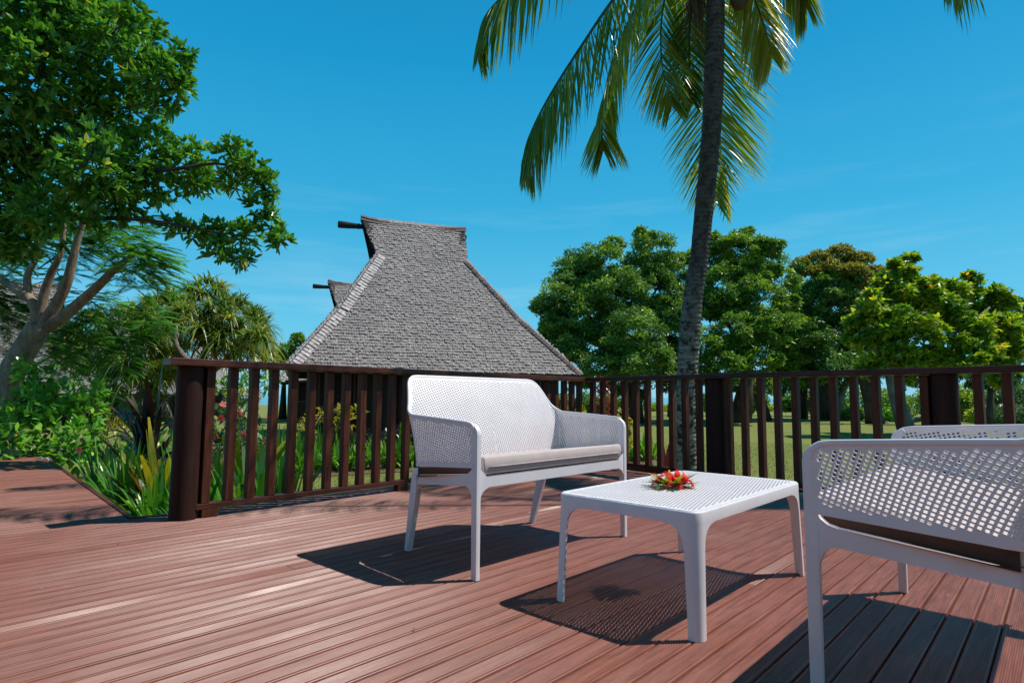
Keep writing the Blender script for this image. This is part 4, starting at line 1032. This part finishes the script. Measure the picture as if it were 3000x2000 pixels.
for pts in ([(560, 1420, 13), (520, 1300, 13), (480, 1180, 13), (430, 1120, 13), (360, 1060, 13)], [(560, 1420, 13), (600, 1250, 13), (600, 1100, 13), (600, 960, 13)], [(350, 1200, 12.6), (400, 1160, 12.8), (470, 1110, 13)], [(600, 1100, 13), (680, 1040, 13), (720, 980, 13)], [(560, 1420, 13), (300, 1330, 12.6), (290, 1200, 12.7), (310, 1080, 12.8)], [(600, 1100, 13), (520, 1020, 13), (510, 930, 13)]):
    Pc = catmull([at(*p) for p in pts], 14); mb.tube(Pc, list(np.linspace(.09, .045, 14)), 8)
mb.build('trunk', MBG, root, world=True)

# ------------------------------------------------------------------ background trees
def tk(px, D, r=.3, h=3.2, lean=0.):
    a = gxy(px, D); b_ = a+RH*lean+np.array([0, 0, h]); mid = (a+b_)/2+RH*lean*.15
    return [a, b_, [a, mid, b_], [r*1.5, r, r*.7]]
def brs(t_, ends, r=.16):
    return [([t_[1]-np.array([0, 0, .3]), (t_[1]*.5+np.array(e)*.5)+rng.normal(0, .2, 3), e], [r, r*.6, r*.2]) for e in ends]
T1 = [(1650, 870, 85, 31), (1700, 800, 80, 31), (1640, 960, 60, 30), (1760, 770, 75, 32), (1800, 850, 95, 30), (1700, 930, 90, 30), (1760, 1000, 90, 29), (1850, 980, 90, 29), (1670, 1030, 60, 29), (1600, 890, 38, 31), (1905, 740, 70, 33), (1960, 790, 70, 32), (1900, 860, 90, 31), (1960, 930, 80, 31), (1610, 940, 30, 30), (1830, 1070, 60, 28), (1920, 1060, 60, 29), (1740, 1080, 50, 28), (1640, 1080, 40, 30), (1700, 1110, 40, 31), (1800, 1120, 40, 31), (1870, 1130, 40, 31), (1960, 1120, 36, 31), (1780, 930, 90, 33), (1860, 1040, 80, 33), (2010, 870, 50, 33), (2000, 980, 60, 33), (1880, 800, 60, 32), (1720, 860, 60, 32), (1960, 1060, 60, 32), (1640, 1010, 50, 31)]
t_ = tk(1850, 31, .45, 3.6)
tree('mango_tree', 'broad dark green round-crowned tree between the big hut and the palm trunk', 'tree', 'mango', T1, t_, .21, .42, 1.0, clump=.32, limbs=brs(t_, [at(1700, 900, 31), at(1800, 830, 31), at(1920, 850, 31)]), tintbias=.05)
T2 = [(2090, 760, 70, 33), (2170, 740, 70, 33), (2240, 770, 65, 32), (2290, 830, 55, 32), (2130, 850, 90, 31), (2230, 880, 80, 30), (2060, 900, 80, 31), (2270, 960, 65, 29), (2160, 980, 90, 29), (2070, 1010, 70, 29), (2220, 1060, 60, 28), (2120, 1070, 60, 28), (2305, 890, 38, 31), (2020, 780, 60, 33), (2170, 700, 35, 33), (2100, 715, 34, 33), (2245, 725, 30, 32), (2050, 1100, 44, 31), (2150, 1120, 40, 32), (2240, 1130, 36, 32), (2180, 950, 90, 34), (2100, 1030, 70, 34), (2320, 960, 50, 34), (2300, 1050, 60, 33), (2180, 800, 70, 34), (2060, 830, 50, 34), (2300, 1110, 50, 34)]
t_ = tk(2165, 31, .4, 3.4, .5)
tree('mango_tree', 'broad green tree directly right of the palm trunk above the railing', 'tree', 'mid', T2, t_, .2, .42, .95, clump=.30, limbs=brs(t_, [at(2100, 850, 31), at(2230, 880, 31), at(2180, 780, 32)]), tintbias=-.12)
T3 = [(2370, 830, 65, 37), (2450, 800, 70, 37), (2530, 820, 55, 37), (2400, 900, 85, 36), (2490, 900, 80, 36), (2360, 990, 80, 35), (2460, 1000, 90, 35), (2400, 1070, 70, 34), (2550, 1000, 60, 35), (2330, 900, 50, 36), (2340, 1090, 60, 36), (2450, 1110, 50, 36), (2540, 1090, 50, 36), (2440, 950, 90, 38), (2360, 1040, 80, 38), (2500, 1060, 70, 37), (2580, 920, 44, 37), (2330, 1000, 60, 37), (2600, 1060, 60, 36), (2480, 860, 60, 38)]
t_ = tk(2420, 36, .45, 3.2)
tree('mango_tree', 'very dark tree right of centre whose top blooms yellowish brown', 'tree', 'mango', T3, t_, .22, .42, 1.0, clump=.3, tintbias=-.1)
Bc = [(2350, 775, 30, 36.4), (2400, 760, 36, 36.4), (2460, 745, 40, 36.4), (2520, 765, 38, 36.2), (2570, 800, 30, 36), (2430, 790, 40, 35.6), (2500, 800, 42, 35.5), (2345, 800, 26, 36), (2545, 835, 30, 35.6), (2380, 800, 30, 35.6)]
CR = []
for x, y, r, D_ in Bc:
    c_ = at(x, y, D_); r_ = r*D_/F_; n = int(900*(r/35)**2); d = rdir(n); d[:, 2] = np.abs(d[:, 2])*.8-.1; CR.append(c_+d*r_*rng.uniform(.75, 1.05, (n, 1)))
CR = np.concatenate(CR); n = len(CR)
V, Q, m = straps(CR, rdir(n), .19, .09, .1, 2, 'leaf', unit(rdir(n)*.8+[0, 0, 1.]))
par = [o for o in bpy.data.objects if o.name.startswith('mango_tree') and 'very dark' in o.get('label', '')][0]
leafobj('blossom', V, Q, m, np.clip(rng.normal(.5, .22, n), 0, 1), 'olive', par)
T4 = [(2620, 860, 55, 21), (2680, 880, 60, 21), (2560, 900, 48, 21), (2520, 940, 36, 21), (2620, 950, 60, 20.5), (2700, 960, 60, 20.5), (2780, 900, 55, 21), (2830, 860, 42, 21.5), (2890, 900, 45, 21.5), (2800, 850, 36, 21.5), (2950, 950, 42, 21), (2860, 960, 50, 21), (2800, 1010, 45, 20.5), (2880, 1030, 48, 20.5), (2640, 790, 34, 21.5), (2650, 840, 34, 21.5), (2640, 1030, 42, 20.5), (2960, 1030, 46, 20.5), (2830, 1060, 40, 20), (2560, 1000, 40, 21), (2720, 1040, 34, 20.5), (2960, 890, 20, 21.5), (2720, 830, 26, 21.3), (2750, 930, 50, 22), (2590, 870, 36, 21.5), (2920, 1000, 50, 22), (2850, 1000, 50, 22), (2700, 900, 55, 22), (2560, 1060, 44, 21), (2500, 1000, 34, 21), (2590, 820, 26, 21.5), (2670, 1080, 44, 21), (2760, 1060, 44, 21), (2850, 820, 26, 21.5), (2925, 860, 26, 21.5), (2660, 760, 20, 21.5), (2985, 960, 34, 21), (2750, 850, 40, 21.8), (2800, 930, 55, 22), (2900, 940, 50, 22), (2660, 930, 60, 22), (2600, 1010, 55, 22), (2940, 1080, 44, 21)]
t_ = [gxy(2655, 20.8), at(2600, 1050, 20.8), [gxy(2655, 20.8), at(2625, 1160, 20.8), at(2600, 1050, 20.8)], [.3, .22, .18]]
lb = [([at(2610, 1080, 20.8), at(2700, 1030, 20.8), at(2790, 980, 20.8), at(2850, 945, 21), at(2900, 900, 21)], [.16, .13, .10, .07, .03]), ([at(2600, 1060, 20.8), at(2570, 1010, 20.9), at(2590, 940, 21), at(2620, 880, 21)], [.15, .1, .07, .03]), ([at(2570, 1010, 20.9), at(2530, 985, 21), at(2500, 950, 21)], [.08, .06, .02]), ([at(2620, 880, 21), at(2635, 800, 21.3), at(2650, 770, 21.5)], [.03, .02, .01])]
tree('almond_tree', 'bright yellow-green tree with spreading bare limbs rising above the right of the railing', 'tree', 'light', T4, t_, .22, .6, .62, clump=.46, limbs=lb, barkm=MBG, shell=.35)
T5 = [(2780, 1090, 40, 29), (2700, 1110, 36, 29), (2850, 1080, 40, 29), (2920, 1060, 44, 28), (2640, 1120, 30, 29), (2990, 960, 40, 27), (2990, 900, 30, 27), (2970, 1010, 45, 27), (2990, 1080, 50, 26), (2930, 1110, 40, 25), (3060, 1000, 80, 27), (2860, 1120, 30, 27)]
t_ = tk(2885, 25, .14, 1.9, .3)
tree('seaside_tree', 'small grey-green thicket tree at the far right edge above the railing', 'tree', 'blue', T5, t_, .16, .45, .6)
T6 = [(805, 1040, 32, 30), (845, 1030, 30, 30), (870, 1000, 22, 31), (790, 1075, 26, 30), (880, 1060, 40, 32), (830, 1090, 34, 30)]
tree('seaside_tree', 'small dark green tree at the left foot of the big shingled roof', 'tree', 'mid', T6, tk(830, 31, .15, 2.), .18, .45, .8)
# trunks and low crowns on the far side of the lawn
for k_, (px, D_, r, h, ln, lab, cat) in enumerate([
   (2240, 34, .28, 3.0, -.9, 'dark trunk leaning left under the dark trees, before the strip of sea', 0),
   (2345, 38, .3, 3.0, .3, 'upright dark trunk in deep shade near the beach right of the leaning one', 0),
   (2445, 36, .2, 2.8, .9, 'slim pale trunk leaning right beside the shaded lawn', 1),
   (2560, 30, .32, 2.6, -.5, 'thick dark trunk with low foliage behind the shaded lawn', 0),
   (1965, 40, .2, 3.0, .2, 'slender dark trunk just left of the palm, far across the lawn', 0)]):
    a = gxy(px, D_); root = empty('tree_trunk', a, 0, lab, 'tree', None)
    mb = MB(); mb.tube([a, a+RH*ln*.3+[0, 0, h*.4], a+RH*ln*.8+[0, 0, h*.8], a+RH*ln*1.2+[0, 0, h*1.15]], [r*1.4, r, r*.85, r*.7], 10); mb.build('trunk', MBG if cat else MBD, root, world=True)
    nn = 500; c_ = a+RH*ln*1.2+np.array([0, 0, h*1.2]); d = rdir(nn)*rng.random((nn, 1))**.4*np.array([1.5, 1.5, .7]); V, Q, m = straps(c_+d, rdir(nn), .22, .09, .2, 2, 'leaf', unit(rdir(nn)+[0, 0, 1.]))
    leafobj('crown', V, Q, m, rng.random(nn)*.6, 'mango', root)

# ------------------------------------------------------------------ garden
def shrub(name, label, cat, mat, blobs, leaf=.10, wid=.45, dens=1., flowers=None, group=None, stems=5, droop=.2, zb=GZ, segs=2):
    c_ = [at(x, y, D+rng.uniform(-.5, .5)*r*D/F_) for x, y, r, D in blobs]; r_ = [r*D/F_ for x, y, r, D in blobs]
    g = np.mean(c_, 0); root = empty(name, (g[0], g[1], zb), 0, label, cat, group); P, Dm = [], []
    for c, r in zip(c_, r_):
        n = int(dens*14*(r/leaf)**1.9)+8; d = rdir(n)*(rng.random((n, 1))**.35)*r; P.append(c+d); Dm.append(unit(d)+np.array([0, 0, .25]))
    P = np.concatenate(P); Dm = np.concatenate(Dm); B, D, n = rosettes(P, Dm, 3, 0, 0, 0, upb=.1)
    V, Q, m = straps(B, D, leaf*rng.uniform(.7, 1.3, n), leaf*wid*rng.uniform(.8, 1.2, n), droop, segs, 'leaf', unit(rdir(n)*.6+[0, 0, 1.]))
    leafobj('foliage', V, Q, m, np.clip(np.repeat(rng.normal(.5, .15, len(P)), 3)+rng.normal(0, .15, n), 0, 1), mat, root)
    mb = MB()
    for i in range(stems):
        e_ = c_[rng.integers(len(c_))]; b_ = np.array([g[0]+rng.normal(0, .1), g[1]+rng.normal(0, .1), zb]); mb.tube([b_, (b_+e_)/2+rng.normal(0, .05, 3), e_], [.016, .012, .006], 5)
    mb.build('stem', MBA, root, world=True)
    if flowers:
        fm_, pts, size = flowers
        for x, y, D_ in pts:
            c = at(x, y, D_); ax = unit(-FW*.8+rdir(1)[0]*.6+[0, 0, .3]); e1 = unit(np.cross(ax, [0, 0, 1.])); e2 = np.cross(ax, e1); an = np.arange(6)*PI/3
            rad = np.cos(an)[:, None]*e1+np.sin(an)[:, None]*e2
            V, Q, m = straps(np.tile(c, (6, 1)), rad+ax*.6, size, size*.6, .1, 3, 'leaf', -rad+ax); leafobj('flower', V, Q, m, rng.random(6), fm_, root)
    return root
def clump(name, label, cat, mat, base, n=40, L=(.6, .9), W=(.035, .055), droop=.55, spread=.55, group=None, prof='strap', tint=.5, segs=6, r=.08, h=0.):
    root = empty(name, base, 0, label, cat, group); an = rng.uniform(0, 2*PI, n); u = rng.random(n)**.7*spread
    B = np.c_[np.cos(an)*r*rng.random(n), np.sin(an)*r*rng.random(n), h*rng.random(n)]; D = np.c_[np.cos(an)*u, np.sin(an)*u, np.ones(n)]
    side = np.c_[-np.sin(an), np.cos(an), np.zeros(n)]; upn = np.cross(side, unit(D))+rdir(n)*.25
    V, Q, m = straps(B, D, rng.uniform(*L, n), rng.uniform(*W, n), droop*rng.uniform(.4, 1.5, n)*(u/spread+.2), segs, prof, upn)
    leafobj('leaves', V, Q, m, np.clip(rng.normal(tint, .2, n), 0, 1), mat, root, False); return root

shrub('shrub', 'large leafy green shrub in front of the leaning trunk at the left', 'shrub', 'shrub', [(100, 1190, 60, 7.6), (180, 1180, 62, 7.8), (255, 1200, 48, 7.9), (60, 1250, 55, 7.4), (150, 1270, 65, 7.5), (245, 1280, 50, 7.6), (110, 1110, 40, 7.9), (85, 1075, 26, 8), (20, 1210, 45, 7.5), (20, 1290, 40, 7.), (200, 1330, 50, 7.4), (285, 1145, 22, 8)], .125, .45, 1.0, ('pink', [(48, 1275, 7.2), (235, 1315, 7.0)], .05), stems=9)
shrub('croton', 'small yellow-leaved bush between the big green shrub and the dark hut', 'bush', 'yellow', [(285, 1200, 34, 9.2), (322, 1232, 30, 9.2), (350, 1258, 18, 9.), (300, 1250, 24, 9.1)], .08, .3, .8)
shrub('shrub', 'low dark bush at the foot of the pandanus left of the railing post', 'bush', 'shrub', [(420, 1260, 45, 9.5), (470, 1300, 40, 9.4), (380, 1310, 40, 9.)], .11, .4, .7)
# strap-leaved lilies in the planter notch
k = 0
for (x, y) in [(-4.75, 1.75), (-5.2, 1.62), (-5.7, 1.75), (-6.25, 1.7), (-6.9, 1.85), (-7.6, 1.9), (-5.0, 2.15), (-5.6, 2.2), (-6.3, 2.3), (-7.1, 2.4), (-8.3, 2.0), (-4.75, 2.4)]:
    clump('lily_clump', 'green strap-leaved lily clump massed in the planting gap beside the railing end post', 'plant', 'lily', (x+rng.normal(0, .05), y+rng.normal(0, .04), GZ), 95, (.7, 1.1), (.028, .048), .8, .8, 'lilies in the planting gap beside the end post', tint=.5)
clump('croton', 'clump of yellow and orange striped leaves rising among the green lilies', 'plant', 'yellow', (-6.0, 1.95, GZ), 34, (.9, 1.2), (.05, .085), .35, .6, prof='leaf', tint=.6)
clump('croton', 'smaller yellow-leaved plant at the back right of the lilies', 'plant', 'yellow', (-6.3, 2.75, GZ), 26, (.9, 1.3), (.05, .08), .4, .6, prof='leaf', tint=.45)
clump('cordyline', 'dark purple-brown cordyline in shade against the railing end post', 'plant', 'darkred', gxy(452, 6.6), 50, (.6, .95), (.05, .08), .5, .8, prof='leaf', tint=.55, h=.75)
clump('cordyline', 'dark broad-leaved plant with orange tips above the lilies, left of the end post', 'plant', 'darkred', gxy(425, 8.2), 60, (.6, .9), (.07, .1), .5, .8, prof='leaf', tint=.75, h=1.0)
c_ = at(128, 1342, 6.9); sf = empty('spider_lily', c_, 0, 'white spidery lily flower drooping at the corner of the walkway', 'flower')
an = rng.uniform(0, 2*PI, 14); V, Q, m = straps(np.zeros((14, 3)), np.c_[np.cos(an), np.sin(an), rng.uniform(.1, .7, 14)], rng.uniform(.09, .15, 14), .010, .9, 5, 'leaf'); leafobj('petal', V, Q, m, rng.random(14), 'white', sf, False)
mb = MB(); mb.tube([(0, 0, 0), (.03, .02, -.3), (.04, .03, -.75)], [.006, .008, .01], 6); mb.build('stem', LM['lily'], sf)
clump('agave', 'dark green spiky plant seen low between the first balusters', 'plant', 'lily', (-5.0, 2.35, GZ), 26, (.75, 1.0), (.06, .085), .15, 1.1, prof='leaf', tint=.15)
shrub('hibiscus_bush', 'grey-green bush with coral red flowers behind the first four balusters', 'bush', 'blue', [(600, 1210, 42, 9.4), (650, 1230, 45, 9.4), (700, 1210, 42, 9.6), (620, 1290, 45, 9.2), (690, 1300, 50, 9.2), (740, 1260, 36, 9.6), (660, 1350, 45, 9.1), (730, 1340, 36, 9.3), (575, 1320, 30, 9.)], .15, .35, .8,
      ('pink', [(607, 1190, 9.1), (655, 1187, 9.1), (700, 1210, 9.2), (652, 1222, 9.1), (737, 1216, 9.3), (789, 1221, 9.3), (716, 1272, 9.1), (782, 1296, 9.3), (640, 1280, 9.0), (590, 1245, 9.1)], .075))
shrub('shrub', 'bright yellow-green bush far behind the coral-flowered bush', 'bush', 'yellow', [(705, 1165, 26, 17), (735, 1160, 24, 17), (680, 1165, 20, 17)], .12, .4, .8)
shrub('shrub', 'mid green bush between the tiny distant hut and the big hut', 'bush', 'shrub', [(690, 1115, 30, 20), (740, 1120, 32, 20), (790, 1120, 28, 20), (650, 1125, 22, 20)], .2, .45, .8)
# row of lilies along the front of the big hut
for i in range(15):
    t_ = i/14; px = 735+t_*505; yb = 1400-t_*28; D_ = 2222/(yb-1165)
    b_ = onz(px, yb-6, GZ)
    clump('lily_clump', 'green lily clump in the row along the soil edge before the big shingled hut', 'plant', 'lily', b_, 44, (.5, .75), (.035, .055), .7, .6, 'lilies in the row before the big hut', tint=.6)
for i in range(9):
    t_ = i/8; px = 760+t_*470; b_ = onz(px, 1368-t_*22+rng.uniform(-4, 4), GZ)
    clump('lily_clump', 'taller lily clump in the second row close to the big shingled hut', 'plant', 'lily', b_, 44, (.6, .95), (.04, .06), .6, .6, 'lilies in the second row before the big hut', tint=.45)
shrub('croton', 'yellow croton bush right in front of the dark wall of the big hut', 'bush', 'yellow', [(1005, 1200, 20, 11.6), (1020, 1235, 22, 11.4), (1050, 1205, 18, 11.6), (990, 1240, 16, 11.4)], .10, .4, .8)
shrub('croton', 'green-yellow croton left of the brighter one before the hut wall', 'bush', 'yellow', [(900, 1225, 20, 11.6), (940, 1215, 18, 11.6), (905, 1265, 20, 11.4), (860, 1250, 18, 11.4)], .10, .35, .6)
shrub('shrub', 'dark low bush with red-tinged leaves between lilies and the hut wall', 'bush', 'darkred', [(1010, 1275, 26, 11.2), (1060, 1280, 26, 11.2), (960, 1280, 24, 11.2), (1140, 1270, 28, 11.6), (1200, 1270, 28, 11.8)], .12, .35, .8)
shrub('croton', 'slim yellow-green croton at the right corner post of the big hut', 'bush', 'yellow', [(1662, 1130, 12, 17), (1664, 1165, 14, 17), (1660, 1200, 14, 16.8), (1700, 1205, 16, 16)], .11, .35, .9)
shrub('cordyline', 'tall red and orange cordyline right of the big hut', 'plant', 'red', [(1764, 1130, 20, 13), (1766, 1165, 22, 13), (1768, 1200, 20, 13), (1772, 1235, 18, 13)], .16, .3, 1.0)
shrub('croton', 'orange and yellow croton bush just right of the sofa arm behind the railing', 'bush', 'yellow', [(1815, 1220, 22, 10.5), (1835, 1250, 24, 10.4), (1835, 1290, 24, 10.3), (1810, 1290, 20, 10.3), (1790, 1240, 20, 10.6)], .12, .35, .7)
for px, yb in ((1885, 1350), (1912, 1345), (1850, 1352), (1690, 1350)):
    clump('lily_clump', 'light green lily clump on bare soil between the hut and the palm trunk', 'plant', 'lily', onz(px, yb, GZ), 40, (.5, .75), (.035, .055), .6, .6, 'lilies on bare soil left of the palm trunk', tint=.75)
clump('cordyline', 'young red-leaved cordyline beside the foot of the palm trunk', 'plant', 'red', onz(1955, 1388, GZ), 16, (.4, .62), (.04, .06), .25, .6, prof='leaf', tint=.05)
gp = onz(1990, 1412, GZ); lp = empty('garden_light', gp, 0, 'short grey garden bollard light beside the palm trunk', 'garden light')
mb = MB(); mb.tube([(0, 0, 0), (0, 0, .36)], .045, 14); sm(mb.build('column', MBG, lp), .6)
mb = MB(); mb.tube([(0, 0, .36), (0, 0, .385), (0, 0, .41), (0, 0, .425)], [.062, .06, .045, .015], 14); sm(mb.build('cap', MW, lp), .6)
# far side of the lawn
for i in range(16):
    px = 1660+i*64; c_ = gxy(px, 58+rng.uniform(-2, 2)); root = empty('hedge_shrub', c_, 0, 'light green shrub in the low hedge between the lawn and the sea', 'shrub', 'low hedge shrubs in front of the sea')
    n = 900; d = rdir(n)*rng.random((n, 1))**.35*np.array([1.25, .9, .45]); V, Q, m = diamonds(c_+d+[0, 0, .35], rdir(n), .24, .13, unit(rdir(n)+[0, 0, 1.])); leafobj('foliage', V, Q, m, rng.uniform(.3, 1, n), 'light', root)
for px, D_, lab, mt, sc in ((2890, 33, 'yellow-green bush on the lawn beyond the second big railing post', 'light', .8), (2970, 30, 'pale green bush near the right edge beyond the lawn', 'blue', .9), (2600, 34, 'low green bush under the trees left of the second big railing post', 'shrub', .7), (2800, 40, 'bush half hidden right beside the second big railing post', 'light', .9), (2490, 36, 'small bush in shade beyond the lawn, near the slim pale trunk', 'mid', .6)):
    c_ = gxy(px, D_); root = empty('shrub', c_, 0, lab, 'bush'); n = 1500; d = rdir(n)*rng.random((n, 1))**.35*np.array([1.3, 1.1, .7])*sc
    V, Q, m = diamonds(c_+d+[0, 0, .5*sc], rdir(n), .18, .10, unit(rdir(n)+[0, 0, 1.])); leafobj('foliage', V, Q, m, np.clip(rng.normal(.55, .2, n), 0, 1), mt, root)
a = gxy(2630, 29); lg = empty('fallen_log', a, 0, 'grey fallen log lying on the lawn under the bright yellow-green tree', 'log')
mb = MB(); mb.tube([a+[0, 0, .1], a+RH*.7+[0, 0, .28], a+RH*1.5+[0, 0, .38], a+RH*2.2+FH*.3+[0, 0, .62]], [.16, .13, .10, .05], 8); mb.tube([a+RH*.8+[0, 0, .28], a+RH*1.1-FH*.5+[0, 0, .55], a+RH*1.3-FH*.7+[0, 0, .8]], [.08, .05, .02], 6); sm(mb.build('trunk', MBG, lg, world=True), .8)
for px, D_, r in ((2565, 32, .3), (2590, 31, .2), (2540, 33, .22)):
    c_ = gxy(px, D_); mb = MB(); bmesh.ops.create_icosphere(mb.bm, subdivisions=2, radius=r, matrix=Matrix.Translation(c_) @ Matrix.Diagonal((1.3, 1, .6, 1)))
    for v_ in mb.bm.verts: v_.co += Vector(rng.normal(0, .03, 3))
    tag(mb.build('rock', MBG, None, smooth=True), 'grey rock on the shaded lawn left of the fallen log', 'rock', 'rocks beside the fallen log')
# soil beds
sheet('garden_bed', [onz(560, 1470, GZ)[:2], onz(700, 1412, GZ)[:2], onz(980, 1394, GZ)[:2], onz(1270, 1378, GZ)[:2], onz(1300, 1300, GZ)[:2], onz(700, 1290, GZ)[:2], onz(540, 1300, GZ)[:2]], GZ+.012, MSOIL)
sheet('garden_bed', [(-4.3, 1.45), (-9.3, 1.7), (-9.8, 4.2), (-6.0, 3.6), (-4.4, 2.9)], GZ+.008, MSOIL)
sheet('garden_bed', [onz(1650, 1366, GZ)[:2], onz(1915, 1362, GZ)[:2], onz(1930, 1335, GZ)[:2], onz(1900, 1305, GZ)[:2], onz(1600, 1300, GZ)[:2]], GZ+.010, MSOIL)
# short grass close to the deck
n = 70000; f_ = rng.uniform(4.5, 17, n); r_ = rng.uniform(-.62, .55, n)*f_*1.3; B = r_[:, None]*RH+f_[:, None]*FH; B[:, 2] = GZ
ok = ~((B[:, 0] > -4.3) & (B[:, 1] < rail_y(B[:, 0])+.15) & (B[:, 1] > -2)); B = B[ok]; n = len(B)
D = rdir(n)*.5+[0, 0, 1.]; V, Q, m = diamonds(B, D, rng.uniform(.025, .05, n), .007, rdir(n)); 
o = leafobj('grass', V, Q, m, rng.random(n), 'grass'); tag(o, 'short mown grass of the lawn between garden and railing', 'grass', kind='stuff')
# fallen leaves and specks on the deck
for i in range(12):
    x = random.uniform(-4.0, .3); y = random.uniform(.4, 5.0)
    if (x+1.2)**2+(y-2.3)**2 < .2: continue
    V, Q, m = straps(np.array([[0, 0, .004]]), np.array([[math.cos(i), math.sin(i), .1]]), random.uniform(.012, .03), random.uniform(.006, .012), .1, 2, 'leaf', np.array([[0, 0, 1.]]))
    o = leafobj('leaf_litter', V, Q, m, [random.random()], 'straw', None); o.location = (x, y, .001)
    tag(o, 'tiny dry leaf fragment lying on the red deck boards', 'leaf', 'leaf fragments on the deck')

# the hut this deck belongs to stands behind the camera, with unseen trees added to its right to block sky light
bure('shingled_hut', 'shingled hut that the deck belongs to, standing behind the viewer', (8.0, -3.3, 0), np.array([-1., 0, 0]), 15.0)
for tx, ty, th_, lab in ((10.5, -1.5, 6.0, 'round sky-blocking tree added outside the frame, right of the deck and nearer the hut'), (11.5, 4.5, 6.0, 'round sky-blocking tree added outside the frame, right of the deck and farther from the hut')):
    root = empty('screen_tree', (tx, ty, GZ), 0, lab, 'tree'); mb = MB(); mb.tube([(tx, ty, GZ), (tx+.1, ty, 1.5), (tx, ty, 3.5)], [.3, .22, .15], 12); mb.build('trunk', MBD, root, world=True)
    n = 14000; d = rdir(n)*(rng.random((n, 1))**.3)*np.array([2.8, 2.8, 2.6]); V, Q, m = diamonds(np.array([tx, ty, 2.9])+d, rdir(n), .3, .16, unit(rdir(n)+[0, 0, 1.])); leafobj('crown', V, Q, m, np.clip(rng.normal(.5, .2, n), 0, 1), 'mango', root)

# shaded understorey beneath the far trees, and thickets closing the right side
for px, D_, w_, h_, lab, mt in (
    (1680, 44, 1.6, 1.5, 'dark bush under the trees just right of the big hut', 'mango'), (1820, 42, 3.0, 1.9, 'wide dark bush in the shade left of the palm trunk, across the lawn', 'mango'),
    (2050, 44, 2.6, 2.0, 'dark bush in deep shade right behind the palm trunk', 'mango'), (2215, 46, 1.2, 1.9, 'narrow dark bush between two strips of sea right of the palm', 'mango'),
    (2320, 45, 1.0, 2.0, 'narrow dark bush beneath the dark tree with blossom', 'mango'), (2430, 43, 2.0, 2.2, 'dark bush behind the slim pale trunk across the lawn', 'mango'),
    (2540, 40, 2.2, 2.2, 'dark green bush behind the rocks and the fallen log', 'mid'), (2670, 38, 2.6, 2.2, 'mid green thicket behind the fallen log', 'mid'),
    (2810, 36, 2.6, 2.1, 'green thicket behind the second big railing post', 'light'), (2930, 34, 2.4, 2.2, 'green thicket near the right edge across the lawn', 'mid'), (3040, 32, 2.2, 2.4, 'green thicket cut by the right edge of the view', 'blue')):
    c_ = gxy(px, D_); root = empty('shrub', c_, 0, lab, 'bush'); nb = 7; P = []
    for _ in range(nb):
        cc = c_+RH*rng.uniform(-.75, .75)*w_+FH*rng.uniform(-.5, .5)+np.array([0, 0, h_*rng.uniform(.25, .75)]); r_ = h_*rng.uniform(.25, .42); n = 620
        P.append(cc+rdir(n)*(rng.random((n, 1))**.33)*r_*np.array([1.3, 1.1, 1]))
    P = np.concatenate(P); n = len(P); V, Q, m = diamonds(P, rdir(n), .22, .11, unit(rdir(n)+[0, 0, 1.]))
    leafobj('foliage', V, Q, m, np.clip(rng.normal(.45, .2, n), 0, 1), mt, root)
shrub('shrub', 'dense dark shrub below the pandanus, in front of the small dark hut', 'bush', 'shrub', [(250, 1120, 45, 12), (320, 1150, 40, 12), (210, 1160, 40, 11.5), (390, 1180, 36, 12)], .12, .4, .7)
